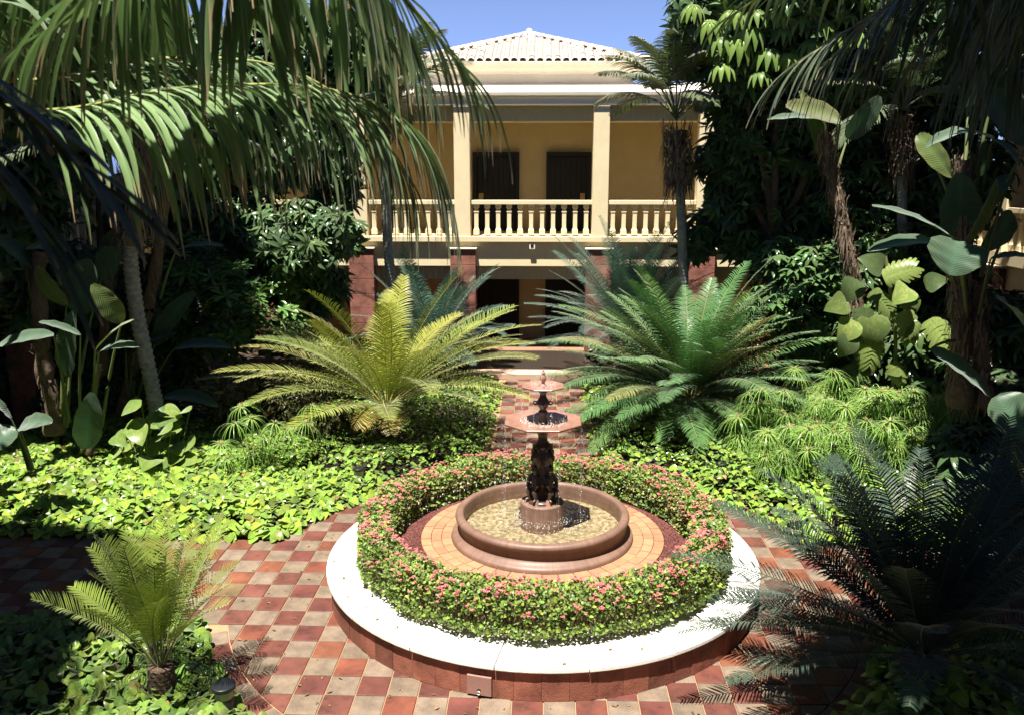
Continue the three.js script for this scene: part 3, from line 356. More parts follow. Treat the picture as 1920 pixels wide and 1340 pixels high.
{ // the unseen viewpoint wing, added so its roof overhang shades a near frond
  const b = thing('unseen_near_building', 'unseen cream wing behind the viewpoint, its roof overhang added to shade a near frond', 'building', V(0, 0, 0));
  part(b, 'wall', box(-12, 12, 0.02, 7.6, 2.6, 2.9), M.ochre); part(b, 'balcony_slab', box(-12, 12, 3.3, FL, -0.6, 2.6), M.cream); part(b, 'roof', box(-12, 12, 7.4, 7.6, -2.45, 4), M.creamPale);
  for (const x of [-6, -2.4, 2.4, 6]) { part(b, 'column', box(x - 0.22, x + 0.22, FL, 7.4, -0.55, -0.1, 0.012), M.cream); part(b, 'stone_pier', box(x - 0.36, x + 0.36, 0.02, 3.3, -0.6, 0, 0.01), M.pier[0]); }
}
// ------------------------------------------------------------------ plant builders
const mulC = (c, k) => [c[0] * k, c[1] * k, c[2] * k], lerpC = (a, b, t) => [mixn(a[0], b[0], t), mixn(a[1], b[1], t), mixn(a[2], b[2], t)];
const PM = {
  cycad: leafMat([1, 1, 1], 0.22, 0.3, 0.25, { vertexColors: true }), palm: leafMat([1, 1, 1], 0.5, 0.33, 0.3, { vertexColors: true }),
  pothos: leafMat([1, 1, 1], 0.5, 0.25, 0.3, { map: T.variegated }), broad: leafMat([1, 1, 1], 0.6, 0.22, 0.25, { map: T.leaf }), paddle: leafMat([1, 1, 1], 0.25, 0.33, 0.35, { vertexColors: true, map: T.leaf, bumpMap: T.paddleB, bumpScale: 0.004 }),
  grassy: leafMat([1, 1, 1], 0.4, 0.3, 0.3, { vertexColors: true }), stem: std([0.12, 0.14, 0.05], 0.7), vstem: std([1, 1, 1], 0.7, { vertexColors: true }),
  fibre: std([0.16, 0.115, 0.08], 0.95, { map: T.bark }), husk: std([0.16, 0.11, 0.07], 0.9, { map: T.bark, bumpMap: T.rockB, bumpScale: 0.01 }), greyTrunk: std([0.36, 0.34, 0.325], 0.9, { map: T.bark, bumpMap: T.rockB, bumpScale: 0.01 }), brownTrunk: std([0.13, 0.085, 0.055], 0.95, { map: T.bark, bumpMap: T.rockB, bumpScale: 0.015 }),
  flower: leafMat([0.66, 0.17, 0.17], 0.1, 0.5, 0.3), twig: std([0.2, 0.15, 0.09], 0.9),
};
// one flat leaf along +x (length 1), face up (+y): w(t) half width, arch and fold
function leafGeo(w, n = 5, arch = 0.15, fold = 0.18, col = [1, 1, 1], wave = 0) {
  const a = new Acc(), C = [], W = []; for (let k = 0; k <= n; k++) { const t = k / n; C.push(V(t * (1 - 0.25 * arch), arch * (t * 0.6 - t * t * 1.1), wave * Math.sin(t * 9))); W.push(w(t)); }
  a.blade(C, [V(0, 0, 1)], W, fold, [col]); return a.geo();
}
const ovate = (t) => 0.34 * Math.pow(Math.sin(Math.PI * Math.pow(clamp(t * 0.98 + 0.01), 0.62)), 0.9), heart = (t) => 0.42 * Math.pow(Math.max(0, Math.sin(Math.PI * (0.11 + 0.89 * Math.pow(t, 0.68)))), 0.75), lance = (t) => 0.14 * Math.sin(Math.PI * Math.pow(clamp(t * 0.96 + 0.02), 0.75));
const GL = { heart: leafGeo(heart, 8, 0.25, 0.22), heart2: leafGeo(heart, 8, 0.5, 0.12), ovate: leafGeo(ovate, 5, 0.2, 0.25), lance: leafGeo(lance, 5, 0.3, 0.2), spoon: leafGeo((t) => 0.27 * Math.pow(t, 0.6) * Math.pow(Math.max(0, Math.sin(Math.PI * Math.pow(t * 0.97, 1.5))), 0.6) + 0.012, 6, 0.2, 0.15) };
function palmate(n, fall, wid, up) { // umbrella leaf: n leaflets hanging from one point
  const a = new Acc(); for (let k = 0; k < n; k++) { const az = k / n * 6.2832, d = V(Math.cos(az), 0, Math.sin(az)), s = V(-d.z, 0, d.x), C = [], W = []; for (let i = 0; i <= 5; i++) { const t = i / 5; C.push(d.clone().multiplyScalar(t * (1 - 0.3 * fall * t)).add(V(0, up * t - fall * t * t, 0))); W.push(wid * Math.pow(Math.sin(Math.PI * clamp(0.08 + t * 0.9)), 0.8) + 0.004); } a.blade(C, [s], W, 0.3, W1); } return a.geo();
}
const GP = [palmate(8, 0.55, 0.13, 0.1), palmate(7, 0.45, 0.14, 0.1)];
const rosette = (() => { const a = new Acc(); reseed(5); for (let k = 0; k < 9; k++) { const az = k * 2.4, el = 0.1 + 0.55 * (k / 9), d = V(Math.cos(az), 0, Math.sin(az)), s = V(-d.z, 0, d.x), C = [], W = []; for (let i = 0; i <= 5; i++) { const t = i / 5; C.push(d.clone().multiplyScalar(t * Math.cos(el)).add(V(0, Math.sin(el) * t - 0.28 * t * t, 0))); W.push(0.02 + 0.15 * Math.pow(t, 0.8) * Math.sin(Math.PI * clamp(0.04 + 0.93 * Math.pow(t, 1.15)))* 1.15); } a.blade(C, [s], W, 0.25, W1); } return a.geo(); })();
const randQ = (tilt) => { const az = rr(0, 6.283), t = Math.abs(tilt * (rnd() + rnd() - 1) * 1.2); const n = V(Math.sin(t) * Math.cos(az), Math.cos(t), Math.sin(t) * Math.sin(az)); const a2 = rr(0, 6.283); return look(V(Math.cos(a2), rr(-0.3, 0.1), Math.sin(a2)), n); };
// split leaf: rib and separate lobes along +x, length 1, face up
function lobedGeo(v) { reseed(600 + v); const a = new Acc(), N = 8; for (const s of [-1, 1]) for (let k = 0; k < N; k++) { const t = (k + 0.3) / N * 0.92, L = 0.5 * Math.pow(Math.sin(Math.PI * clamp(0.2 + 0.72 * t)), 0.7) * rr(0.85, 1.08), an = mixn(1.75, 0.45, Math.pow(t, 0.8)), C = [], W = [], S = [], cols = []; const d0 = V(Math.cos(an), 0, s * Math.sin(an)), base = V(t, -0.22 * t * t, 0), sw = V(-d0.z, 0, d0.x); for (let i = 0; i <= 5; i++) { const u = i / 5; C.push(base.clone().addScaledVector(d0, L * u).add(V(0.06 * u * u, 0.1 * u * L * 2 - 0.5 * L * u * u + (k % 2) * 0.006, 0))); S.push(sw); W.push((0.088 * (1 - 0.2 * t)) * (i === 5 ? 0.45 : i === 4 ? 0.8 : 1)); cols.push([0.9 + 0.2 * (1 - u), 0.9 + 0.15 * (1 - u), 0.9]); } a.blade(C, S, W, 0.03, cols); } a.blade([V(0, 0.012, 0), V(0.5, -0.043, 0), V(0.98, -0.2, 0)], [V(0, 0, 1)], [0.014, 0.01, 0.004], 0.3, [[1.5, 1.45, 1.3]]); return a.geo(); }
const tint = (c, lo = 0.7, hi = 1.3, dy = 0.15) => { const k = rr(lo, hi), y = rr(-dy, dy); return C3(c[0] * k * (1 + y), c[1] * k, c[2] * k * (1 - y)); };

// a feather-shaped frond growing along +x from the origin
function feather(o) { // len, pairs, leaf, wid, e0, e1 (elevations along it), start, vee, droop, fwd0, fwd1, col(t, s), rc, curl
  const a = new Acc(), P = [], n = 24, segs = o.segs ?? 3; let p = V(0, 0, 0); const ang = (t) => mixn(o.e0, o.e1, Math.pow(t, o.pw ?? 1.3)), side = o.bow ?? 0;
  for (let k = 0; k <= n; k++) { P.push(p.clone()); const t = (k + 0.5) / n, e = ang(t), y = side * t; p = p.clone().add(V(Math.cos(e) * Math.cos(y), Math.sin(e), Math.cos(e) * Math.sin(y)).multiplyScalar(o.len / n)); }
  const cv = new THREE.CatmullRomCurve3(P); a.tube(P, P.map((_, k) => mixn(o.rad ?? 0.012, 0.003, k / n)), P.map((_, k) => o.rc), 4);
  const at = (t) => { const f = t * n, i = Math.min(n - 1, Math.floor(f)); return P[i].clone().lerp(P[i + 1], f - i); }, tan = (t) => { const f = Math.min(n - 1, Math.floor(t * n)); return P[f + 1].clone().sub(P[f]).normalize(); };
  for (let k = 0; k < o.pairs; k++) for (const s of [-1, 1]) {
    const t = mixn(o.start, 0.995, (k + rr(-0.25, 0.25) + 0.5) / o.pairs), base = at(t), tg = tan(t), sd = V().crossVectors(tg, UP).normalize().multiplyScalar(s), nr = V().crossVectors(sd, tg).multiplyScalar(s); if (nr.y < 0 && Math.abs(tg.y) < 0.9) nr.negate();
    const prof = Math.pow(Math.sin(Math.PI * clamp(0.10 + 0.86 * Math.pow((t - o.start) / (1 - o.start), 0.85))), 0.65), L = o.leaf * prof * rr(0.88, 1.08), fa = mixn(o.fwd0, o.fwd1, t) + rr(-0.06, 0.06);
    let d = sd.clone().multiplyScalar(Math.cos(fa)).addScaledVector(tg, Math.sin(fa)).addScaledVector(nr, o.vee + rr(-0.05, 0.05)).normalize();
    const C = [base.clone()], S = [], W = [], cols = []; let q = base.clone();
    for (let i = 0; i <= segs; i++) { const u = i / segs; const w = V().crossVectors(d, nr).normalize(); S.push(w); W.push(o.wid * rr(0.9, 1.1) * (i === segs ? 0.12 : i === 0 ? 0.7 : 1 - 0.35 * u)); cols.push(o.col(t, u)); if (i < segs) { d = d.clone().add(V(0, -o.droop / segs * (0.4 + u), 0)).addScaledVector(tg, (o.curl ?? 0) / segs).normalize(); q = q.clone().addScaledVector(d, L / segs); C.push(q); } }
    a.blade(C, S, W, 0, cols, false);
  }
  return a.geo();
}
const jit = (k) => rr(1 - k, 1 + k);
function cycad(o) {
  reseed(o.seed); const t = thing('cycad', o.label, 'cycad', o.pos);
  const H = o.trunk; { const a = [], n = 26; for (let k = 0; k <= n; k++) { const y = k / n, r = o.tr * (0.85 + 0.25 * Math.sin(y * 2.6)) * (1 + 0.09 * (k % 2)); a.push([r * (k === n ? 0.3 : 1), -H + y * H]); } const g = latheUV(lathe(a, 20), o.tr), p = g.attributes.position; for (let i = 0; i < p.count; i++) { const an = Math.atan2(p.getZ(i), p.getX(i)), k = 1 + 0.07 * Math.sin(an * 9 + p.getY(i) * 60); p.setX(i, p.getX(i) * k); p.setZ(i, p.getZ(i) * k); } g.computeVertexNormals(); part(t, 'trunk', g, PM.brownTrunk); }
  o.fronds.forEach((f) => { const c0 = lerpC(o.c0, o.c1, f.tone ?? rnd()), kk = rr(0.8, 1.15); const fg = feather({ len: f.len, pairs: o.pairs, leaf: o.leaf * (f.ls ?? 1), wid: o.wid, e0: f.e0, e1: f.e1, start: o.start ?? 0.14, vee: o.vee ?? 0.25, droop: o.droop ?? 0.5, fwd0: 0.25, fwd1: 0.75, col: (tt, s) => mulC(lerpC(c0, o.ctip ?? c0, (f.old ?? 0) * clamp(tt * 0.8 + s * 0.4)), kk * (1 - 0.12 * s)), rc: o.rc, rad: o.rad ?? 0.016, bow: rr(-0.45, 0.45) + (f.bow ?? 0), pw: f.pw }); const m = part(t, 'frond', fg, PM.cycad); m.rotation.set(rr(-0.16, 0.16), -f.az, 0, 'YXZ'); m.position.set(Math.cos(f.az) * o.tr * 0.4, 0, Math.sin(f.az) * o.tr * 0.4); });
  return t;
}
const crown = (n, len, rows) => { const l = []; for (let k = 0; k < n; k++) { const u = k / n, az = k * 2.39996 + rr(-0.35, 0.35); const [e0a, e0b, dea, deb] = rows; l.push({ az, e0: Math.min(1.5, mixn(e0a, e0b, u) + rr(-0.14, 0.14)), e1: mixn(e0a, e0b, u) - mixn(dea, deb, u) + rr(-0.2, 0.2), len: len * rr(0.78, 1.1) * mixn(1, 0.85, u), old: rnd() < 0.12 ? rr(0.4, 0.9) : 0 }); } return l; };

// ringed or husky trunk along a curve
function trunkGeo(pts, r0, r1, rings = 0, amp = 0.04, rad = 14, nn = 0, flare = 0.35) {
  const n = nn || (rings ? rings * 4 : 40), P = curvePts(pts, n), a = new Acc(); a.tube(P, P.map((p, k) => { const t = k / n; return mixn(r0, r1, t) * (1 + (rings ? amp * (k % 4 === 0 ? 1.3 : k % 4 === 1 ? 0.4 : -0.4) : amp * (fbm(t, 0.3, 24, 3) - 0.5) * 4)) * (1 + flare * Math.exp(-t * 18)); }), W1, rad);
  const g = a.geo(), uv = g.attributes.uv; for (let k = 0; k <= n; k++) for (let m = 0; m <= rad; m++) { const i = k * (rad + 1) + m; uv.setXY(i, m / rad * 6.28 * r0, k / n * P[0].distanceTo(P[n])); } return g;
}
function fibres(parent, name, pts, n, r, len, mat, out = 0.5) { // frayed husks hanging on a trunk
  const a = new Acc(); const cv = new THREE.CatmullRomCurve3(pts); for (let k = 0; k < n; k++) { const t = rnd(), p = cv.getPoint(t), az = rr(0, 6.283), d0 = V(Math.cos(az), 0, Math.sin(az)), up = rnd() < 0.5 ? 1 : -1, L = len * rr(0.3, 1), s = V(-d0.z, 0, d0.x), C = [], W = []; for (let i = 0; i <= 3; i++) { const u = i / 3; C.push(p.clone().addScaledVector(d0, r * rr(0.9, 1.12) + out * L * u * rr(0.2, 0.8)).add(V(rr(-1, 1) * 0.02, up * L * u - 0.25 * L * u * u, rr(-1, 1) * 0.02))); W.push(rr(0.006, 0.028) * (1 - 0.7 * u)); } const k2 = rr(0.5, 1.9); a.blade(C, [s], W, 0.2, [[k2, k2 * 0.95, k2 * 0.9]], false); }
  return part(parent, name, a.geo(), mat, 'stuff');
}
const fibreV = std([0.12, 0.09, 0.065], 0.95, { vertexColors: true });
function palmFrond(t, p, az, e0, e1, len, leaf, pairs, col, o = {}) { const g = feather({ len, pairs, leaf, wid: o.wid ?? 0.016, e0, e1, start: o.start ?? 0.25, vee: o.vee ?? 0.15, droop: o.droop ?? 0.9, fwd0: 0.35, fwd1: 0.9, col: (tt, s) => lerpC(col, o.tip ?? col, smooth(0.55, 1, s) * (o.tipk ?? 0)), rc: o.rc ?? [0.14, 0.15, 0.05], rad: o.rad ?? 0.02, bow: rr(-0.4, 0.4), segs: 4, pw: o.pw ?? 1.2 }); const m = part(t, 'frond', g, PM.palm); m.position.copy(p); m.rotation.y = -az; return m; }

// paddle leaf (bird of paradise, banana) from blade base B to tip T in the frame of its plant
function paddle(t, root, B, Tip, hw, col, o = {}) {
  const a = new Acc(), n = 12, C = [], S = [], W = [], N = [], cols = []; const d = Tip.clone().sub(B), L = d.length(); const nh = (o.n ?? V(0.1, 1, 0.35)).clone().normalize(); const mid = B.clone().lerp(Tip, 0.5).addScaledVector(nh, (o.arch ?? 0.14) * L);
  const cv = new THREE.QuadraticBezierCurve3(B, mid, Tip), ph = rr(0, 6);
  for (let k = 0; k <= n; k++) { const u = k / n, p = cv.getPoint(u), tg = cv.getTangent(u), s = V().crossVectors(tg, nh).normalize(), nn = V().crossVectors(s, tg).normalize(), tw = (o.twist ?? 0) * u, s2 = s.clone().multiplyScalar(Math.cos(tw)).addScaledVector(nn, Math.sin(tw)); C.push(p); S.push(s2); N.push(V().crossVectors(s2, tg).normalize()); W.push(Math.max(0.004, hw * Math.pow(Math.sin(Math.PI * clamp(0.03 + 0.955 * Math.pow(u, 0.82))), 0.6) * (1 + 0.04 * Math.sin(u * 17 + ph)))); }
  // five points across: rib, mid-half, margin, with folded halves and a wavy margin
  const per = 5; for (let k = 0; k <= n; k++) for (let m = 0; m < per; m++) { const q = (m - 2) / 2, f = (o.fold ?? 0.3) * Math.abs(q) * W[k] * (1 - 0.35 * Math.abs(q)) + Math.sin(k * 1.9 + ph + q * 2) * 0.022 * Math.abs(q) * hw * 2; const p = C[k].clone().addScaledVector(S[k], q * W[k] * 0.97).addScaledVector(N[k], f); a.p.push(p.x, p.y, p.z); const rib = m === 2 ? 1.35 : Math.abs(q) === 1 ? 1.15 : 1, e = Math.abs(q) === 1 ? [1.25, 1.0, 0.8] : [1, 1, 1]; a.c.push(col[0] * rib * e[0], col[1] * rib * e[1], col[2] * rib * e[2]); a.u.push(0.5 + q * 0.5, k / n * L * 0.9); if (k && m < per - 1) { const i = (k - 1) * per + m, j = i + per; a.i.push(i, i + 1, j, i + 1, j + 1, j); } }
  const leaf = part(t, 'leaf', a.geo(), PM.paddle);
  if (root) { const st = new Acc(), m2 = root.clone().lerp(B, 0.55).add(V(0, 0.12 * B.distanceTo(root), 0)); const P = new THREE.QuadraticBezierCurve3(root, m2, B).getPoints(10); const cc = [0.10, 0.13, 0.035]; st.tube(P, P.map((_, k) => mixn(o.pr ?? 0.035, 0.014, k / 10)), [cc], 6); part(leaf, 'petiole', st.geo(), PM.vstem); }
  return leaf;
}
function crownInst(parent, name, geo, mat, n, ells, col, o = {}) { // leaves in a set of ellipsoids [cx, cy, cz, rx, ry, rz], thicker near the skin
  const list = []; const tot = ells.reduce((s, e) => s + Math.pow(e[3] * e[4] * e[5], 0.7), 0);
  for (const e of ells) { const m = Math.round(n * Math.pow(e[3] * e[4] * e[5], 0.7) / tot); for (let k = 0; k < m; k++) { let d = V(rr(-1, 1), rr(-1, 1), rr(-1, 1)); if (d.lengthSq() > 1) { k--; continue; } const r = Math.pow(d.length(), o.skin ?? 0.5); d.normalize(); const lump = 0.8 + 0.45 * fbm(0.5 + d.x * 0.25 + e[0] * 0.07, 0.5 + d.y * 0.25 + d.z * 0.2 + e[2] * 0.05, 12, 3); const p = V(e[0] + d.x * e[3] * r * lump, e[1] + d.y * e[4] * r * lump, e[2] + d.z * e[5] * r * lump); const nn = d.clone().multiplyScalar(o.out ?? 0.5).add(V(rr(-1, 1), rr(-1, 1), rr(-1, 1)).multiplyScalar(o.mess ?? 0.5)).add(V(0, 0.8, 0)).normalize(); const az = rr(0, 6.28), dir = V(Math.cos(az), rr(-0.6, 0.05), Math.sin(az)).addScaledVector(d, o.rad ?? 0.6); list.push([bend(p, look(dir, nn), o.size * rr(0.65, 1.25)), tint(col, 0.6, 1.35, 0.2)]); } }
  dummy.quaternion.identity(); return inst(parent, name, geo, mat, list);
}
function limbs(parent, base, tops, r0, mat, name = 'trunk') { const gs = []; const fork = base.clone().lerp(tops.reduce((s, p) => s.add(p), V(0, 0, 0)).divideScalar(tops.length), 0.55); gs.push(trunkGeo([base, base.clone().lerp(fork, 0.5).add(V(rr(-0.1, 0.1), 0, rr(-0.1, 0.1))), fork], r0, r0 * 0.7, 0, 0.06, 12)); for (const t of tops) gs.push(trunkGeo([fork, fork.clone().lerp(t, 0.5).add(V(rr(-0.2, 0.2), 0.1, rr(-0.2, 0.2))), t], r0 * 0.55, r0 * 0.15, 0, 0.05, 8, 20)); return part(parent, name, mergeGeometries(gs), mat); }
// ------------------------------------------------------------------ ground covers (leaves nobody could count)
const rP = (x, z) => Math.hypot(x - PC.x, z - PC.z);
const onPath = (x, z, m = 0) => rP(x, z) < 4.08 + m || (z > -11.95 - m && z < -9.42 + m) || (Math.abs(x) < 1.06 + m && z < -5);
function edge(x, z) { return Math.min(rP(x, z) - 4.05, Math.max(-11.9 - z, z + 9.47), Math.abs(x) - 1.03); }
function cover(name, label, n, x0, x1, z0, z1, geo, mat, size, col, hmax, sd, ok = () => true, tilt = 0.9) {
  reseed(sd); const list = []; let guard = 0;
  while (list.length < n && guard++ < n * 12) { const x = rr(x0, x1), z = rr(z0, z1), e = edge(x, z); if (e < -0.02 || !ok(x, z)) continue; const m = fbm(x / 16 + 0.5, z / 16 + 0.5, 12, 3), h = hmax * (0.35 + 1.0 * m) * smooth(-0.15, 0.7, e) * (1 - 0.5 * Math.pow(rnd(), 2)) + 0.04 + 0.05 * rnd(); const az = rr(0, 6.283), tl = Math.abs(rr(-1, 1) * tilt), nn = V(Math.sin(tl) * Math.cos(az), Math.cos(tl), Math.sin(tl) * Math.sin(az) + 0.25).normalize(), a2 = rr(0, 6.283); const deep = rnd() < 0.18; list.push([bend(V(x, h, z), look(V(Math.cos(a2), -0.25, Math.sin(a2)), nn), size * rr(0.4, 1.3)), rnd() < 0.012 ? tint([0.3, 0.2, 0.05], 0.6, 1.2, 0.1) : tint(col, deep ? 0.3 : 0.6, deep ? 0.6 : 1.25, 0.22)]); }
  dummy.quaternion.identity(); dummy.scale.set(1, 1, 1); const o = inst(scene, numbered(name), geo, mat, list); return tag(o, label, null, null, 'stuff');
}
const GC = { pothos: [0.3, 0.41, 0.025], small: [0.19, 0.33, 0.025], shade: [0.2, 0.29, 0.022] };
cover('pothos_ground_cover', 'yellow green broad leaved ground cover left of the planter', 11500, -10.6, -2.3, -17.4, -11.9, GL.heart, PM.pothos, 0.165, GC.pothos, 0.34, 101, (x, z) => x < -4.4 || z > -14.2);
cover('small_leaf_ground_cover', 'bright green small leaved ground cover left of the back path', 6500, -6, -1.0, -22, -13, GL.ovate, PM.broad, 0.12, GC.small, 0.45, 102, (x, z) => z < -13.9 || x > -3.4);
cover('small_leaf_ground_cover', 'bright green small leaved ground cover right of the back path', 6500, 1.0, 6, -22, -13.4, GL.ovate, PM.broad, 0.12, GC.small, 0.45, 103);
cover('pothos_ground_cover', 'yellow green broad leaved ground cover behind the right of the flower hedge', 1500, 2.2, 6.5, -14.9, -12, GL.heart, PM.pothos, 0.15, GC.pothos, 0.3, 104);
cover('pothos_ground_cover', 'broad leaved ground cover in the bed at the near left', 4200, -8.5, -1.5, -9.5, -6.2, GL.heart2, PM.pothos, 0.16, GC.shade, 0.3, 105, (x, z) => rP(x, z) > 4.32);
cover('pothos_ground_cover', 'broad leaved ground cover in the bed at the near right', 4200, 1.5, 8.5, -9.5, -6.2, GL.heart2, PM.pothos, 0.17, [0.3, 0.4, 0.025], 0.34, 106, (x, z) => rP(x, z) > 4.25);
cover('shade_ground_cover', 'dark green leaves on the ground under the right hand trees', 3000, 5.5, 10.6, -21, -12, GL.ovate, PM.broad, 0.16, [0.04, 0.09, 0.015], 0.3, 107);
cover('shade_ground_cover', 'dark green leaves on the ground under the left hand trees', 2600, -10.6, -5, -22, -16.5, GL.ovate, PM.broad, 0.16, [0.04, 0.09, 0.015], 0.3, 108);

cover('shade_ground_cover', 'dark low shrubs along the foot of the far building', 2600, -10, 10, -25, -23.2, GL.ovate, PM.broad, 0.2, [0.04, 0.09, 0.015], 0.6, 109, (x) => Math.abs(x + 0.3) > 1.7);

// ------------------------------------------------------------------ flowering ring hedge
{
  reseed(111); const h = thing('flowering_hedge', 'clipped ring hedge of small green leaves and coral pink flowers on the planter', 'hedge', PC.clone());
  const leaves = [], fl = [], tw = []; const prof = (a) => { const w = fbm(0.5 + 0.4 * Math.cos(a), 0.5 + 0.4 * Math.sin(a), 20, 3) - 0.5; return { ri: 1.97 + 0.1 * w, ro: 2.43 + 0.16 * w, top: 1.03 + 0.16 * w }; };
  const put = (bias) => { const a = rr(0, 6.2832), P = prof(a), th = rnd(); const rc = (P.ri + P.ro) / 2, rw = (P.ro - P.ri) / 2, yc = 0.66, yh = P.top - yc; const ph = mixn(-0.62, 3.76, rnd()), k = 1 - 0.42 * Math.pow(rnd(), 1.4) * (1 - bias); const cx = Math.cos(ph), sy = Math.sin(ph); const sq = (v) => Math.sign(v) * Math.pow(Math.abs(v), 0.62); const lump = 1 + 0.2 * (fbm((a * 4) / 6.2832 * 0.25 + 0.1, ph / 12 + 0.5, 60, 2) - 0.5); return { a, r: rc + rw * sq(cx) * k * lump, y: yc + (sy > 0 ? yh : 0.2) * sq(sy) * k * lump, n: V(Math.cos(a) * cx, sy, Math.sin(a) * cx), sy }; };
  for (let i = 0; i < 36000; i++) { const q = put(0), p = V(q.r * Math.cos(q.a), q.y, q.r * Math.sin(q.a)); const nn = q.n.clone().multiplyScalar(0.8).add(V(rr(-1, 1), rr(-0.3, 1.2), rr(-1, 1)).multiplyScalar(0.75)).normalize(), az = rr(0, 6.28); const dry = q.r < 1.98 && q.y < 0.85 && q.sy < 0.5; leaves.push([bend(p, look(V(Math.cos(az), rr(-0.2, 0.5), Math.sin(az)).addScaledVector(q.n, 0.7), nn), rr(0.034, 0.064)), dry && rnd() < 0.6 ? tint([0.34, 0.32, 0.12], 0.6, 1.4, 0.1) : tint([0.18, 0.27, 0.03], 0.4, 1.5, 0.25)]); }
  for (let i = 0; i < 5600; i++) { const q = put(1); if (q.sy < 0.1 || (q.sy < 0.75 && rnd() > 0.22 + 0.45 * q.sy)) continue; if (fbm(q.a / 6.2832, q.r * 0.6, 40, 2) < 0.47) continue; const p = V(q.r * Math.cos(q.a), q.y + rr(0.0, 0.035), q.r * Math.sin(q.a)).addScaledVector(q.n, 0.02); const m = 2 + Math.floor(rnd() * 4); for (let j = 0; j < m; j++) { const nn = V(rr(-0.6, 0.6), 1, rr(-0.6, 0.6)).addScaledVector(q.n, 0.5).normalize(), az = rr(0, 6.28); fl.push([bend(p.clone().add(V(rr(-1, 1) * 0.02, rr(-0.01, 0.01), rr(-1, 1) * 0.02)), look(V(Math.cos(az), 0, Math.sin(az)), nn), rr(0.012, 0.02)), tint([1, 1, 1], 0.7, 1.25, 0.12)]); } }
  const ff = new Acc(); for (const s of [-1, 1]) { const C = [], W = []; for (let i = 0; i <= 3; i++) { const t = i / 3; C.push(V(s * t * 0.95, 0.25 * t * t, 0)); W.push([0.12, 0.55, 0.6, 0.12][i]); } ff.blade(C, [V(0, 0, 1)], W, 0.15, W1); }
  const twig = new THREE.CylinderGeometry(0.004, 0.007, 1, 5).translate(0, 0.5, 0);
  for (let i = 0; i < 2600; i++) { const a = rr(0, 6.2832), P = prof(a), r = rr(P.ri + 0.06, P.ro - 0.1), d = V(rr(-0.4, 0.4), 1, rr(-0.4, 0.4)).normalize(); dummy.position.set(r * Math.cos(a), 0.46 + (r < 2 ? 0.06 : 0), r * Math.sin(a)); dummy.quaternion.setFromUnitVectors(UP, d); const s = rr(0.25, 0.5); dummy.scale.set(1, s, 1); dummy.updateMatrix(); tw.push([dummy.matrix.clone(), tint([1, 0.95, 0.85], 0.5, 1.6, 0)]); }
  inst(h, 'foliage', GL.ovate, leafMat([1, 1, 1], 0.45, 0.3, 0.3), leaves); inst(h, 'flowers', ff.geo(), PM.flower, fl); inst(h, 'twigs', twig, PM.twig, tw); dummy.quaternion.identity(); dummy.scale.set(1, 1, 1);
}

// ------------------------------------------------------------------ cycads
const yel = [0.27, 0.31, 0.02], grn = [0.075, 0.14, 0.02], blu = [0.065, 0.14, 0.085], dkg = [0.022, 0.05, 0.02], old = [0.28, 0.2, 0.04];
reseed(201);
cycad({ seed: 201, label: 'yellow green cycad with long arching fronds left of the back path', pos: atZ(725, 758, -16.5), trunk: 0.75, tr: 0.2, fronds: [...[...crown(14, 3.1, [1.35, 0.8, 0.6, 0.85]), ...crown(30, 3.35, [0.9, 0.28, 0.75, 0.7])].map((f) => ({ ...f, old: rr(0, 0.5) })), { az: Math.PI - 0.1, e0: 0.42, e1: -0.12, len: 3.6, old: 0.5 }, { az: Math.PI - 0.5, e0: 0.6, e1: -0.1, len: 3.4, old: 0.2 }, { az: 0.25, e0: 0.8, e1: 0.12, len: 3.3, old: 0.4 }, { az: -0.15, e0: 0.65, e1: -0.05, len: 3.2, old: 0.7 }, { az: 0.05, e0: 0.85, e1: 0.0, len: 3.5, old: 0.2 }, { az: 0.4, e0: 0.5, e1: -0.3, len: 3.2 }, { az: -0.35, e0: 0.9, e1: 0.1, len: 3.4 }, { az: Math.PI + 0.3, e0: 0.85, e1: 0.05, len: 3.3 }, { az: 1.2, e0: 0.3, e1: -1.0, len: 1.1, old: 1 }, { az: 1.9, e0: 0.35, e1: -1.0, len: 1.0, old: 1 }, { az: 1.55, e0: 1.35, e1: 1.0, len: 2.3, old: 0.1 }], pairs: 58, leaf: 0.4, wid: 0.0115, c0: yel, c1: [0.15, 0.23, 0.022], ctip: old, rc: [0.3, 0.28, 0.05], droop: 0.55, vee: 0.3 });
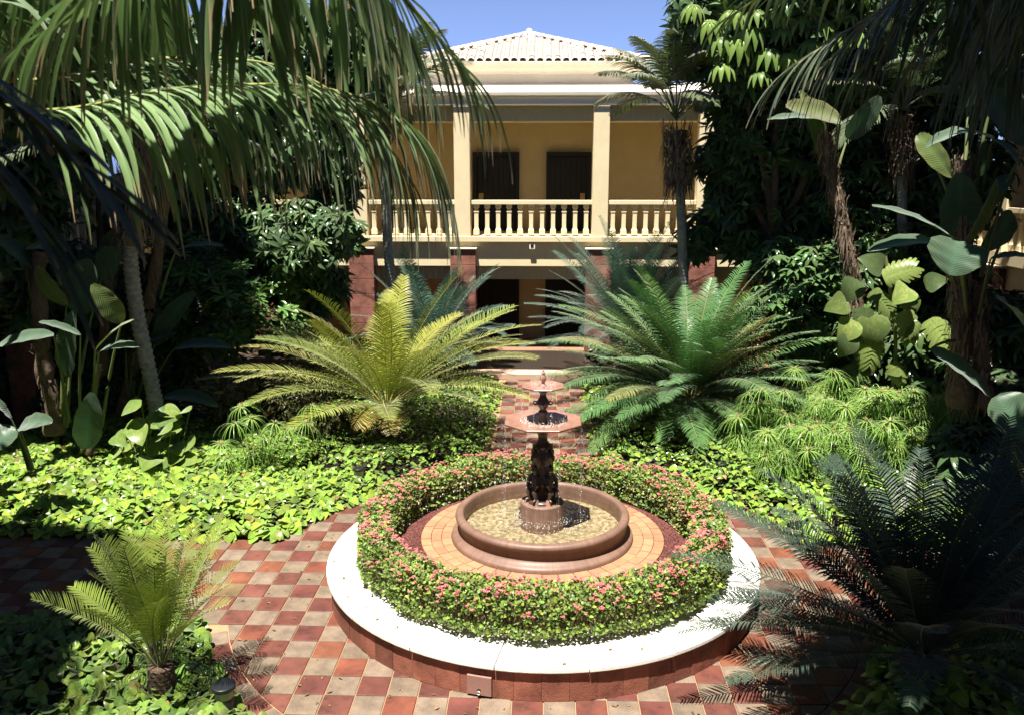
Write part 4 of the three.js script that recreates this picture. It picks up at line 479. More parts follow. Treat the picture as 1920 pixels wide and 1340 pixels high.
cycad({ seed: 202, label: 'big dark green cycad with dense plumes right of the fountain', pos: atZ(1292, 742, -17.4), trunk: 0.85, tr: 0.26, fronds: [...crown(96, 3.05, [1.4, 0.18, 0.7, 0.8]), { az: Math.PI, e0: 0.35, e1: -0.3, len: 3.2 }, { az: Math.PI - 0.3, e0: 0.2, e1: -0.5, len: 3.1 }, { az: Math.PI - 0.6, e0: 0.12, e1: -0.6, len: 2.9 }, { az: Math.PI + 0.1, e0: 0.55, e1: -0.1, len: 3.3 }, { az: Math.PI - 0.15, e0: 0.75, e1: -0.05, len: 3.5 }, { az: Math.PI - 0.45, e0: 0.5, e1: -0.3, len: 3.4 }, { az: Math.PI + 0.3, e0: 0.8, e1: 0.1, len: 3.4 }, { az: Math.PI - 0.75, e0: 0.35, e1: -0.5, len: 3.0 }, { az: Math.PI, e0: 1.0, e1: 0.2, len: 3.4 }, { az: 0.4, e0: 0.8, e1: 0.0, len: 3.1 }, { az: 0.7, e0: 0.5, e1: -0.3, len: 2.8 }, { az: 0.25, e0: 0.5, e1: -0.1, len: 2.8 }, { az: 0.05, e0: 0.55, e1: -0.05, len: 2.7 }, { az: 1.5, e0: 0.1, e1: -1.0, len: 1.5 }, { az: 1.9, e0: 0.15, e1: -0.8, len: 1.9 }, { az: 1.1, e0: 0.15, e1: -0.8, len: 1.7 }], pairs: 60, leaf: 0.38, wid: 0.0125, c0: [0.05, 0.16, 0.035], c1: [0.09, 0.19, 0.03], ctip: old, rc: [0.2, 0.21, 0.06], droop: 0.75, vee: 0.2 });
cycad({ seed: 203, label: 'bluish cycad in front of the red pier left of the back path', pos: atZ(815, 655, -20.8), trunk: 1.6, tr: 0.24, fronds: crown(54, 2.6, [1.42, 0.2, 0.6, 0.8]), pairs: 54, leaf: 0.33, wid: 0.0095, c0: blu, c1: [0.04, 0.1, 0.07], rc: [0.13, 0.16, 0.08], droop: 0.6 });
cycad({ seed: 204, label: 'tall bluish cycad behind the big dark green cycad', pos: atZ(1180, 640, -21.2), trunk: 1.6, tr: 0.28, fronds: crown(76, 3.1, [1.48, 0.25, 0.5, 0.8]), pairs: 60, leaf: 0.36, wid: 0.0095, c0: blu, c1: [0.045, 0.095, 0.065], rc: [0.13, 0.16, 0.08], droop: 0.6 });
cycad({ seed: 205, label: 'small olive green cycad on a dark stump at the near left', pos: atZ(300, 1245, -7.8), trunk: 0.55, tr: 0.115, fronds: crown(30, 1.62, [1.5, 0.98, 0.3, 0.5]), pairs: 40, leaf: 0.25, wid: 0.0072, c0: [0.17, 0.24, 0.02], c1: [0.22, 0.28, 0.025], rc: [0.14, 0.14, 0.04], rad: 0.009, droop: 0.4, start: 0.3, vee: 0.35 });
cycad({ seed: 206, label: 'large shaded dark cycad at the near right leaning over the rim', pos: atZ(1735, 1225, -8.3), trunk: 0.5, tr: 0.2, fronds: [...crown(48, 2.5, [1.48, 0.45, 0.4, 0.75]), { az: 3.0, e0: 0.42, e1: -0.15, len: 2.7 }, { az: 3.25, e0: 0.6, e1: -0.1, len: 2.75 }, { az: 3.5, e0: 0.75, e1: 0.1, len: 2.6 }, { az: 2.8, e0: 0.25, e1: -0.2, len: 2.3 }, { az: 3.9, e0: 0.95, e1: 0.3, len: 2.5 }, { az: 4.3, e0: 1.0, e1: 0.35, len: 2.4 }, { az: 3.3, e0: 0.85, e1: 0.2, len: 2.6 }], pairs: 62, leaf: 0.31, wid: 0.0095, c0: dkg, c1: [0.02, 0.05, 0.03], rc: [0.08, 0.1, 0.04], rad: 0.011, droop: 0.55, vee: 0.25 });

// ------------------------------------------------------------------ umbrella papyrus
const umbelG = [0, 1, 2].map((v) => { reseed(300 + v); const a = new Acc(); for (let k = 0; k < 26; k++) { const az = k / 26 * 6.283 + rr(-0.1, 0.1), L = rr(0.75, 1.1), up = rr(0.05, 0.5), d = V(Math.cos(az), 0, Math.sin(az)), s = V(-d.z, 0, d.x), C = [], W = [], cols = []; for (let i = 0; i <= 5; i++) { const t = i / 5; C.push(d.clone().multiplyScalar(L * (t - 0.22 * t * t)).add(V(0, L * (up * t - 0.75 * t * t), 0))); W.push(0.019 * (1 - 0.85 * t) + 0.002); cols.push(lerpC([0.2, 0.3, 0.04], [0.14, 0.31, 0.025], t)); } a.blade(C, [s], W, 0.3, cols, false); } for (let k = 0; k < 14; k++) { const az = rr(0, 6.28), d = V(Math.cos(az) * 0.5, 0.5, Math.sin(az) * 0.5).multiplyScalar(rr(0.15, 0.3)); a.blade([V(0, 0, 0), d.clone().multiplyScalar(0.6), d], [V(-d.z, 0, d.x).normalize()], [0.004, 0.016, 0.008], 0, [[0.25, 0.2, 0.06]], false); } return a.geo(); });
function papyrus(label, root, heads, size) { // heads: world points of the umbels
  const t = thing('papyrus', label, 'papyrus plant', root, 'papyrus clumps'); delete t.userData.group;
  for (const h of heads) { const l = h.clone().sub(root), st = new Acc(), b = V(l.x * 0.35 + rr(-0.08, 0.08), -0.02, l.z * 0.35 + rr(-0.08, 0.08)); st.tube(new THREE.QuadraticBezierCurve3(b, V(mixn(b.x, l.x, 0.3), l.y * 0.6, mixn(b.z, l.z, 0.3)), l).getPoints(6), [0.006], [[0.11, 0.17, 0.03]], 5); part(t, 'stem', st.geo(), PM.vstem); const m = part(t, 'umbel', pick(umbelG), PM.grassy); m.position.copy(l); m.rotation.set(rr(-0.3, 0.3), rr(0, 6.28), rr(-0.3, 0.3)); m.scale.setScalar(size * rr(0.75, 1.2)); }
  return t;
}
reseed(310);
{ const px = [[440, 800], [415, 838], [470, 790], [492, 818], [535, 812], [572, 800], [470, 848], [500, 836], [452, 768], [585, 768], [425, 865], [515, 800]]; papyrus('thin papyrus clump with spidery heads in the left ground cover', V(-5.0, 0, -14.35), px.map(([x, y]) => atZ(x, y - 6, -14.3 + rr(-0.3, 0.3))), 0.46); }
[['leftmost tall papyrus clump behind the right ground cover', 4.2, -15.5, 1400, 1480, 730, 850], ['papyrus clump at the front of the sunlit mass right of the big cycad', 4.95, -14.4, 1440, 1560, 800, 900], ['tall papyrus clump below the dark glossy bush', 5.6, -16.3, 1500, 1600, 690, 780], ['papyrus clump in the middle of the sunlit mass', 5.9, -15.2, 1540, 1640, 745, 850], ['papyrus clump below the split leaf climber', 6.9, -16, 1610, 1710, 720, 800], ['papyrus clump in front of the split leaf climber', 6.5, -14.5, 1600, 1710, 790, 890], ['rightmost papyrus clump beside the thick dark trunks', 7.4, -15, 1700, 1800, 740, 850]].forEach(([lab, x, z, a, b, c, d], i) => { reseed(320 + i); const hs = []; for (let k = 0; k < 42; k++) { const p = atZ(rr(a - 15, b + 15), rr(c, d), z + rr(-0.5, 0.5)); if (p.y < 0.35) p.y = rr(0.35, 0.6); hs.push(p); } papyrus(lab, V(x, 0, z), hs, 0.47); });

// ------------------------------------------------------------------ palms standing in the beds
function gardenPalm(o) {
  reseed(o.seed); const base = o.trunk[0], t = thing('palm_tree', o.label, 'palm tree', base); const L = (p) => p.clone().sub(base); const pts = o.trunk.map(L);
  part(t, 'trunk', trunkGeo(pts, o.r0, o.r1, o.rings, o.amp ?? 0.06), o.mat ?? PM.greyTrunk);
  const sh = o.sheath.map(L); if (sh.length > 1) { part(t, 'husk', trunkGeo(sh, o.sr * 0.55, o.sr * 0.8, 0, 0.25, 14, 0, -0.2), PM.fibre); fibres(t, 'husk_fibres', sh, o.nf ?? 260, o.sr, 0.5, fibreV); }
  const top = L(o.top); for (let k = 0; k < o.n; k++) { const u = k / o.n; palmFrond(t, top, k * 2.4 + rr(-0.2, 0.2), mixn(1.4, o.low ?? 0.1, u), mixn(0.5, -0.9, u) + rr(-0.2, 0.2), o.len * rr(0.85, 1.1), o.leaf, o.pairs ?? 42, lerpC([0.05, 0.085, 0.025], [0.085, 0.115, 0.035], rnd()), { start: o.start, tip: [0.3, 0.24, 0.12], tipk: rr(0, 0.8), droop: 1.1, wid: o.wid ?? 0.02 }); }
  return t;
}
gardenPalm({ seed: 401, label: 'leaning grey ringed palm with shaggy brown husk at left', trunk: [atZ(300, 800, -15.6), atZ(280, 700, -15.6), atZ(255, 580, -15.6), atZ(243, 470, -15.6), atZ(245, 420, -15.6)], r0: 0.135, r1: 0.13, rings: 42, amp: 0.09, sheath: [atZ(245, 460, -15.6), atZ(255, 380, -15.6), atZ(262, 300, -15.6), atZ(262, 240, -15.6)], sr: 0.34, nf: 420, top: atZ(262, 255, -15.6), n: 15, len: 2.5, leaf: 0.6 });
gardenPalm({ seed: 402, label: 'slender grey palm trunk rising behind the yellow green cycad', trunk: [atZ(742, 690, -21.6), atZ(735, 560, -21.6), atZ(725, 420, -21.6), atZ(722, 250, -21.6)], r0: 0.14, r1: 0.11, rings: 60, amp: 0.05, sheath: [atZ(722, 260, -21.6), atZ(735, 200, -21.6)], sr: 0.2, nf: 120, top: atZ(745, 185, -21.6), n: 16, len: 2.2, leaf: 0.55 });
gardenPalm({ seed: 403, label: 'slim grey palm with shaggy husk and feathery crown right of the balcony', trunk: [atZ(1286, 760, -20.1), atZ(1283, 560, -20.1), atZ(1278, 420, -20.1), atZ(1275, 340, -20.1)], r0: 0.115, r1: 0.1, rings: 60, amp: 0.05, sheath: [atZ(1275, 352, -20.1), atZ(1272, 300, -20.1), atZ(1268, 245, -20.1)], sr: 0.29, nf: 520, top: atZ(1268, 224, -20.1), n: 22, len: 2.4, leaf: 0.55, low: 0.75, start: 0.38 });
gardenPalm({ seed: 404, label: 'shaded palm with pale husk between the leaning trunk and the big paddle leaves', trunk: [atZ(1692, 760, -18.5), atZ(1693, 520, -18.5), atZ(1692, 330, -18.5)], r0: 0.12, r1: 0.1, rings: 60, amp: 0.05, sheath: [atZ(1692, 330, -18.5), atZ(1692, 280, -18.5), atZ(1695, 215, -18.5)], sr: 0.22, nf: 260, top: atZ(1695, 205, -18.5), n: 15, len: 2.4, leaf: 0.6 });

// ------------------------------------------------------------------ birds of paradise (paddle leaves)
const PG = [0.035, 0.085, 0.04], PY = [0.09, 0.14, 0.022];
function paddlePlant(label, root, z, list, trunks) {
  const t = thing('bird_of_paradise', label, 'bird of paradise', root); const L = (p) => p.clone().sub(root);
  for (const tr of trunks) { const pts = tr.pts.map(([x, y]) => L(atZ(x, y, tr.z ?? z))); part(t, 'trunk', trunkGeo(pts, tr.r, tr.r * 0.8, 0, 0.16, 14), PM.husk); fibres(t, 'trunk_husks', pts, tr.nf ?? 80, tr.r * 1.02, 0.35, fibreV, 0.25); }
  for (const [bx, by, tx, ty, hw, dz, c, rx, ry, o] of list) { const zz = z + (dz ?? 0); paddle(t, rx == null ? null : L(atZ(rx, ry, z)), L(atZ(bx, by, zz)), L(atZ(tx, ty, zz + (o?.dzt ?? 0.3))), hw, c ?? PG, o ?? {}); }
  return t;
}
reseed(501);
paddlePlant('tall bird of paradise with broad leaves and brown stems at far left', V(-8.9, 0, -14.6), -14.6, [
  [142, 585, 168, 486, 0.33, 0, PG, 125, 800, { n: V(0.2, 0.3, 1), arch: 0.05 }], [228, 604, 172, 533, 0.2, 0.2, PY, 190, 800, { n: V(0.3, 0.5, 1) }], [124, 572, 70, 498, 0.22, 0.1, PY, 115, 780, { n: V(-0.4, 0.4, 1) }], [150, 628, 72, 604, 0.12, 0.5, PG, 150, 800, {}], [100, 628, -10, 652, 0.2, 0.5, PG, 130, 790, {}], [124, 705, 138, 583, 0.2, 0.1, PG, 120, 800, { n: V(0, 0.2, 1) }], [178, 658, 250, 600, 0.12, 0.4, PY, 175, 800, {}], [185, 660, 260, 650, 0.16, 0.3, PG, 175, 800, {}], [160, 840, 172, 735, 0.24, 0.5, PG, 150, 850, { n: V(0.5, 0.3, 1) }], [40, 470, 130, 470, 0.25, -0.3, PY, 60, 560, {}], [60, 500, -20, 440, 0.25, 0, PG, 70, 560, {}], [190, 520, 225, 470, 0.3, -0.5, PG, 150, 700, { n: V(0, 0.4, 1) }]],
  [{ pts: [[102, 812], [97, 750], [82, 690], [75, 600], [72, 505], [76, 470]], r: 0.15, nf: 90 }, { pts: [[165, 850], [172, 760], [185, 680]], r: 0.07, nf: 20 }]);
paddlePlant('bird of paradise with dark leaves behind the leaning grey palm trunk', V(-7.4, 0, -16.8), -16.8, [
  [290, 645, 366, 548, 0.24, 0.2, PG, 250, 780, { n: V(-0.3, 0.3, 1) }], [325, 655, 432, 652, 0.2, 0.4, PG, 260, 780, {}], [250, 665, 330, 625, 0.22, 0.2, PG, 240, 780, {}], [300, 748, 408, 762, 0.22, 0.8, PG, 250, 800, { arch: 0.25 }], [235, 640, 180, 660, 0.2, 0.3, PG, 240, 780, {}], [330, 470, 420, 462, 0.13, 0.2, PG, 300, 560, {}], [200, 500, 232, 430, 0.3, -0.4, PG, 220, 600, { n: V(0.1, 0.4, 1) }]],
  [{ pts: [[232, 780], [240, 720], [268, 610], [288, 520], [302, 420], [312, 330], [314, 262]], r: 0.13, nf: 160 }, { pts: [[190, 700], [200, 560], [205, 460]], r: 0.12, nf: 80 }]);
paddlePlant('bird of paradise with two big glossy leaves at the left edge', V(-8.1, 0, -12.4), -12.4, [[35, 802, 98, 790, 0.16, 0.1, PG, 60, 880, { n: V(0.1, 0.8, 0.7), arch: 0.2 }], [30, 806, -40, 850, 0.24, 0.3, PG, 60, 880, { n: V(0.1, 0.8, 0.7) }], [20, 785, -30, 740, 0.2, 0.1, PG, 55, 880, {}]], []);
reseed(511);
paddlePlant('bird of paradise with huge grey green leaves and thick dark trunks at right', V(7.6, 0, -14.3), -14.2, [
  [1862, 262, 1738, 276, 0.2, 0.4, PG, 1830, 420, { n: V(-0.1, 1, 0.3), arch: 0.3 }], [1862, 262, 1912, 312, 0.2, 0.4, PG, 1830, 420, { n: V(0.3, 1, 0.3), arch: 0.15 }], [1935, 262, 1840, 180, 0.36, 0.3, PG, 1850, 420, { n: V(-0.5, 0.6, 0.8), arch: 0.1 }], [1800, 458, 1800, 324, 0.32, 0, PG, 1815, 600, { n: V(-0.25, 0.1, 1), arch: 0.03 }], [1808, 455, 1868, 336, 0.2, 0.3, PY, 1815, 600, { n: V(0.6, 0.3, 0.8), arch: 0.06, fold: 0.6 }], [1790, 448, 1636, 386, 0.17, 0.4, PG, 1815, 620, { arch: 0.1 }], [1762, 456, 1628, 472, 0.2, 0.2, PG, 1815, 620, { arch: 0.16 }], [1796, 452, 1782, 516, 0.44, 0.9, PG, 1815, 620, { n: V(0, 0.75, 0.75), arch: 0.18 }], [1722, 252, 1784, 332, 0.17, -0.3, PY, 1800, 420, { n: V(-0.5, 0.3, 1) }], [1838, 330, 1846, 266, 0.14, -0.2, PG, 1820, 420, { n: V(0, 0.1, 1) }], [1858, 486, 1930, 482, 0.16, 0.4, PG, 1830, 620, {}], [1745, 655, 1858, 744, 0.26, 0.6, PG, 1800, 640, { arch: 0.1 }], [1895, 330, 1850, 380, 0.14, 0, PG, 1840, 520, {}], [1900, 400, 1840, 470, 0.22, -0.3, PG, 1840, 560, { n: V(0.3, 0.2, 1) }], [1815, 200, 1830, 130, 0.2, -0.4, PG, 1810, 330, { n: V(0, 0.2, 1) }], [1870, 150, 1930, 100, 0.25, 0, PG, 1830, 330, {}]],
  [{ pts: [[1800, 760], [1802, 640], [1800, 520], [1810, 400], [1806, 300]], r: 0.17, nf: 700 }, { pts: [[1848, 760], [1838, 640], [1835, 540]], r: 0.13, nf: 420 }]);
paddlePlant('slanting bird of paradise with a yellowing leaf under the dark right palm fronds', V(5.9, 0, -16.6), -16.6, [[1578, 226, 1474, 200, 0.3, 0.3, [0.08, 0.10, 0.014], 1560, 330, { n: V(-0.1, 0.7, 0.7), arch: 0.1 }], [1570, 235, 1440, 225, 0.2, -0.1, PG, 1562, 330, {}], [1545, 300, 1500, 170, 0.2, -0.4, PY, 1560, 340, { n: V(0.3, 0.3, 1) }], [1590, 260, 1650, 180, 0.22, -0.3, PG, 1565, 340, { n: V(0.2, 0.3, 1) }]],
  [{ pts: [[1625, 700], [1612, 600], [1600, 520], [1585, 440], [1568, 360], [1555, 290], [1548, 250]], r: 0.13, nf: 600 }]);
paddlePlant('bird of paradise with broad leaves hanging at the right edge', V(6.9, 0, -11.2), -11.2, [[1868, 742, 1935, 830, 0.3, 0.2, PG, 1935, 960, { n: V(-0.3, 0.8, 0.6), arch: 0.15 }], [1925, 620, 1870, 560, 0.3, -2, PG, null, null, {}], [1935, 880, 1885, 800, 0.2, -0.2, PG, 1935, 960, { n: V(-0.5, 0.5, 0.8) }]], []);

// ------------------------------------------------------------------ big climbing leaves
const HB = leafGeo(heart, 10, 0.5, 0.16, [1, 1, 1], 0.02);
const SL = [0, 1, 2].map(lobedGeo);
reseed(611);
{ const root = V(6.7, 0, -16.3), t = thing('climbing_plant', 'climber with large variegated split leaves right of the leaning trunk', 'climber', root);
  const vm = leafMat([1, 1, 1], 0.45, 0.3, 0.35, { map: T.variegated });
  const st = new Acc(); const vine = [[1670, 760], [1680, 650], [1672, 560], [1660, 480]].map(([x, y]) => atZ(x, y, -16.3).sub(root)); st.tube(curvePts(vine, 20), [0.035], [[0.16, 0.17, 0.06]], 7); part(t, 'stem', st.geo(), PM.vstem);
  const cm = [0.13, 0.17, 0.02]; const tints = [cm, [0.27, 0.31, 0.06], [0.07, 0.11, 0.014]].map((c) => { const m = vm.clone(); m.color.setRGB(...c); return m; });
  for (const [x, y, s, dx, dy] of [[1608, 525, 0.5, -0.5, -0.8], [1588, 566, 0.48, -0.9, -0.2], [1600, 600, 0.5, -0.5, -0.8], [1622, 580, 0.5, -0.1, -1], [1640, 590, 0.62, -0.1, -1], [1596, 630, 0.45, -0.4, -0.9], [1640, 630, 0.5, -0.1, -1], [1705, 540, 0.5, -0.5, -0.3], [1735, 535, 0.4, 0.7, 0.4], [1700, 555, 0.42, 0.3, -0.9], [1702, 585, 0.5, 0.2, -1], [1722, 605, 0.3, -0.5, -0.4], [1748, 600, 0.6, 0.5, -0.8], [1640, 545, 0.42, 0.5, -0.6], [1660, 520, 0.5, 0.6, 0.3], [1675, 680, 0.35, 0.4, -0.7], [1690, 690, 0.3, -0.8, -0.2], [1625, 690, 0.4, -1, -0.1], [1655, 505, 0.5, -0.7, 0.4]]) { const p = atZ(x, y, -16.1 + rr(-0.25, 0.35)).sub(root), m = part(t, 'leaf', rnd() < 0.6 ? HB : pick(SL), pick(tints)); m.position.copy(p); m.quaternion.copy(look(V(dx, dy, 0.35 + rr(-0.2, 0.2)), V(rr(-0.3, 0.3), 0.55, 1))); m.scale.setScalar(s * 1.12); } }
reseed(621);
{ const root = V(-6.9, 0, -14.4), t = thing('climbing_plant', 'clump of large yellow green heart leaves at the foot of the leaning palm', 'climber', root); const mats = [[0.17, 0.24, 0.02], [0.21, 0.26, 0.03], [0.11, 0.18, 0.02]].map((c) => leafMat(c, 0.45, 0.3, 0.35, { map: T.variegated })); const big = leafGeo(heart, 8, 0.35, 0.2);
  for (const [x, y, s] of [[265, 757, 0.36], [300, 770, 0.34], [330, 772, 0.42], [280, 795, 0.4], [340, 800, 0.42], [298, 826, 0.4], [325, 835, 0.36], [330, 858, 0.36], [265, 850, 0.36], [250, 835, 0.32], [272, 885, 0.42], [345, 880, 0.36], [365, 830, 0.34], [310, 880, 0.3], [235, 800, 0.3], [370, 860, 0.3], [295, 905, 0.36], [350, 915, 0.34], [240, 870, 0.3], [228, 845, 0.34], [255, 800, 0.36], [312, 790, 0.4], [290, 860, 0.4], [330, 900, 0.36], [262, 905, 0.32], [376, 895, 0.32], [215, 815, 0.3], [345, 845, 0.4], [320, 805, 0.3], [275, 820, 0.3], [355, 770, 0.3]]) { const p = atZ(x, y, -14.4 + rr(-0.3, 0.3)).sub(root), m = part(t, 'leaf', big, pick(mats)); m.position.copy(p); const az = rr(-0.6, 3.7); m.quaternion.copy(look(V(Math.cos(az), rr(-0.5, 0.1), Math.sin(az)), V(rr(-0.4, 0.4), 1, 0.6 + rr(-0.3, 0.3)))); m.scale.setScalar(s * 1.3); const st = new Acc(); st.tube([p.clone(), V(p.x * 0.8, p.y * 0.6, p.z * 0.8), V(p.x * 0.6, 0, p.z * 0.6)], [0.006], [[0.12, 0.17, 0.03]], 5); part(t, 'stalk', st.geo(), PM.vstem); } }

// ------------------------------------------------------------------ leafy trees and bushes
const E = (px, py, z, rx, ry, rz) => { const p = atZ(px, py, z); return [p.x, p.y, p.z, rx, ry, rz]; };
function leafTree(name, label, cat, seedN, base, tops, r0, geo, mat, n, ells, col, o) { reseed(seedN); const t = thing(name, label, cat, base); const L = (p) => p.clone().sub(base); limbs(t, V(0, 0, 0), tops.map(L), r0, PM.brownTrunk); crownInst(t, 'crown', geo, mat, n, ells.map((e) => [e[0] - base.x, e[1] - base.y, e[2] - base.z, e[3], e[4], e[5]]), col, o); return t; }
const DK = [0.035, 0.08, 0.018];
{ const t = leafTree('umbrella_tree', 'tall umbrella tree with hanging leaf fans right of the roof', 'tree', 701, V(5.6, 0, -20.2), [atZ(1380, 130, -19.5), atZ(1480, 60, -19), atZ(1560, 200, -19.5), atZ(1400, 330, -20)], 0.2, GP[0], PM.broad, 3400, [E(1400, 60, -19.5, 1.5, 1.3, 1.6), E(1305, 25, -18.8, 0.5, 0.6, 0.5), E(1340, 300, -20.6, 0.5, 0.5, 0.5), E(1315, 440, -20.8, 0.45, 0.6, 0.5), E(1500, 10, -19, 1.9, 1.4, 1.8), E(1600, 90, -19.5, 1.6, 1.5, 1.6), E(1420, 210, -20.4, 1.1, 1.0, 1.0), E(1480, 250, -20.2, 1.4, 1.2, 1.2), E(1400, 380, -20.8, 1.0, 1.1, 0.9), E(1450, 420, -20.4, 1.3, 1.2, 1.0), E(1560, 340, -20.4, 1.2, 1.2, 1.0)], [0.05, 0.11, 0.018], { size: 0.4, out: 0.3, mess: 0.9, skin: 0.9 });
  reseed(702); const lit = [[0.17, 0.28, 0.03], [0.12, 0.22, 0.025]].map((c) => leafMat(c, 0.4, 0.3, 0.3, { map: T.leaf })); const fan = palmate(11, 0.95, 0.15, 0.12); const base = t.position; for (const [x, y, s] of [[1385, 72, 0.52], [1443, 92, 0.46], [1502, 28, 0.42], [1350, 70, 0.4], [1545, 40, 0.4], [1470, 50, 0.36], [1415, 20, 0.4], [1590, 25, 0.36], [1330, 40, 0.42], [1410, 52, 0.46], [1460, 15, 0.44], [1525, 75, 0.44], [1480, 100, 0.4], [1570, 60, 0.4], [1375, 20, 0.4], [1355, 120, 0.4], [1425, 135, 0.36], [1610, 60, 0.36], [1300, 10, 0.36]]) { const m = part(t, 'umbrella_leaf', fan, pick(lit)); m.position.copy(atZ(x, y, -17.6)).sub(base); m.rotation.set(rr(0.1, 0.4), rr(0, 6), rr(-0.2, 0.2)); m.scale.setScalar(s); } }  // brighter leaf copies paint sunlight onto the topmost fans
leafTree('broadleaf_bush', 'dark glossy broadleaf bush behind the right papyrus', 'bush', 711, V(5.3, 0, -18.9), [atZ(1460, 560, -18.8), atZ(1540, 540, -18.6)], 0.1, GP[1], PM.broad, 1100, [E(1460, 600, -18.7, 1.0, 0.9, 0.8), E(1550, 570, -18.5, 1.2, 1.1, 0.9), E(1510, 510, -18.9, 1.2, 0.8, 0.9), E(1600, 640, -18.3, 1.0, 0.8, 0.8)], [0.06, 0.14, 0.02], { size: 0.27, mess: 0.6 });
leafTree('broadleaf_bush', 'deep green bush between the leaning trunk and the pale husk palm', 'bush', 712, V(7.4, 0, -18.8), [atZ(1640, 470, -18.8), atZ(1700, 500, -18.8)], 0.1, GP[1], PM.broad, 800, [E(1640, 490, -18.8, 0.9, 0.9, 0.8), E(1720, 470, -18.9, 1.0, 0.9, 0.8), E(1620, 380, -19.4, 1.0, 1.2, 0.8), E(1680, 600, -18.6, 1.1, 1.0, 0.8)], [0.07, 0.15, 0.02], { size: 0.28, mess: 0.6 });
leafTree('broadleaf_bush', 'bush with bright rosettes of spoon shaped leaves at left', 'bush', 713, V(-6.4, 0, -18.6), [atZ(380, 600, -18.4), atZ(440, 570, -18.2)], 0.07, rosette, PM.broad, 480, [E(440, 560, -18.0, 0.6, 0.75, 0.5), E(505, 585, -19.6, 0.7, 1.0, 0.6), E(520, 520, -20.2, 0.7, 0.7, 0.6), E(370, 560, -18.4, 0.9, 0.9, 0.6), E(420, 620, -18.0, 0.7, 0.5, 0.5), E(345, 500, -18.6, 0.7, 0.7, 0.6)], [0.08, 0.18, 0.018], { size: 0.3, mess: 0.3, out: 0.4 });
leafTree('umbrella_tree', 'dark umbrella tree hanging over the balcony behind the left palm fronds', 'tree', 714, V(-6.2, 0, -20.8), [atZ(420, 380, -20.6), atZ(560, 420, -20.4), atZ(480, 250, -20.8)], 0.14, GP[0], PM.broad, 4200, [E(620, 320, -21.6, 0.8, 1.2, 0.6), E(600, 540, -21.2, 0.7, 0.7, 0.5), E(540, 470, -20, 1.1, 0.6, 0.8), E(620, 440, -20.2, 0.7, 0.6, 0.6), E(430, 505, -20.2, 1.1, 0.7, 0.8), E(350, 380, -20.4, 1.0, 0.9, 0.8), E(560, 110, -21.4, 1.9, 1.3, 1), E(680, 120, -21.8, 1.1, 1.0, 0.8), E(560, 430, -20.4, 1.0, 0.7, 0.8), E(450, 420, -20.6, 1.0, 0.8, 0.8), E(400, 330, -20.8, 0.9, 0.9, 0.8), E(500, 280, -21, 1.4, 1.0, 0.9), E(360, 440, -20.6, 0.8, 0.8, 0.7), E(420, 180, -20.8, 1.6, 1.1, 1.2)], [0.05, 0.11, 0.02], { size: 0.36, mess: 0.9, skin: 0.9 });
leafTree('croton_bush', 'low brownish yellow croton under the left cycad fronds', 'bush', 715, V(-5.3, 0, -17), [atZ(470, 730, -17), atZ(530, 740, -17)], 0.04, GL.lance, PM.broad, 2600, [E(450, 740, -17, 0.7, 0.55, 0.6), E(540, 740, -17.2, 0.8, 0.6, 0.6), E(610, 770, -16.6, 0.6, 0.4, 0.5)], [0.10, 0.095, 0.018], { size: 0.22, mess: 0.9, rad: 1.2 });
leafTree('croton_bush', 'small reddish croton right of the big dark green cycad', 'bush', 716, V(4.2, 0, -18.2), [atZ(1425, 660, -18), atZ(1410, 680, -18)], 0.03, GL.lance, PM.broad, 500, [E(1425, 660, -17.9, 0.35, 0.4, 0.3), E(1405, 690, -17.7, 0.35, 0.35, 0.3)], [0.22, 0.08, 0.02], { size: 0.2, mess: 0.9, rad: 1.2 });
leafTree('broadleaf_tree', 'deep green tree in the shade in front of the left wing', 'tree', 731, V(-9.9, 0, -20), [atZ(80, 330, -20), atZ(200, 250, -20.5), atZ(150, 450, -20)], 0.16, GP[1], PM.broad, 2400, [E(40, 330, -17.5, 1.0, 1.4, 1.2), E(10, 480, -17.2, 0.9, 1.0, 1.0), E(20, 210, -17.5, 1.0, 1.2, 1.2), E(130, 180, -20.5, 2.0, 1.4, 1.4), E(300, 120, -21, 1.8, 1.3, 1.2), E(200, 400, -21.5, 1.3, 1.0, 0.9), E(60, 480, -20, 1.2, 1.0, 1.0), E(20, 120, -19.5, 1.4, 1.3, 1.3)], [0.045, 0.10, 0.018], { size: 0.4, mess: 0.7, skin: 0.8 });
leafTree('broadleaf_tree', 'deep green tree in the shade in front of the right wing', 'tree', 732, V(9.7, 0, -19), [atZ(1800, 330, -19), atZ(1780, 150, -19), atZ(1720, 420, -19.5)], 0.16, GP[1], PM.broad, 2400, [E(1780, 330, -19.2, 1.2, 1.3, 1.2), E(1720, 200, -20, 1.6, 1.4, 1.3), E(1800, 110, -19, 1.5, 1.2, 1.2), E(1700, 420, -19.8, 1.1, 1.1, 0.9), E(1760, 560, -19.4, 1.1, 1.1, 0.9), E(1640, 300, -20.4, 1.2, 1.4, 0.9)], [0.045, 0.10, 0.018], { size: 0.4, mess: 0.7, skin: 0.8 });
leafTree('broadleaf_bush', 'dark leafy undergrowth along the left wing behind the paddle leaves', 'bush', 733, V(-9.3, 0, -18.5), [atZ(60, 640, -18), atZ(240, 620, -18.6)], 0.08, GP[1], PM.broad, 2400, [E(50, 690, -18.2, 1.1, 1.0, 1.0), E(270, 570, -18.4, 1.0, 1.1, 0.8), E(140, 540, -18, 1.1, 1.0, 0.8), E(30, 560, -17.6, 1.0, 0.9, 0.8), E(180, 640, -18.8, 1.2, 1.1, 0.9), E(300, 660, -18.8, 1.0, 0.9, 0.8), E(140, 740, -18, 1.1, 0.7, 0.8)], [0.045, 0.095, 0.018], { size: 0.34, mess: 0.7, skin: 0.8 });
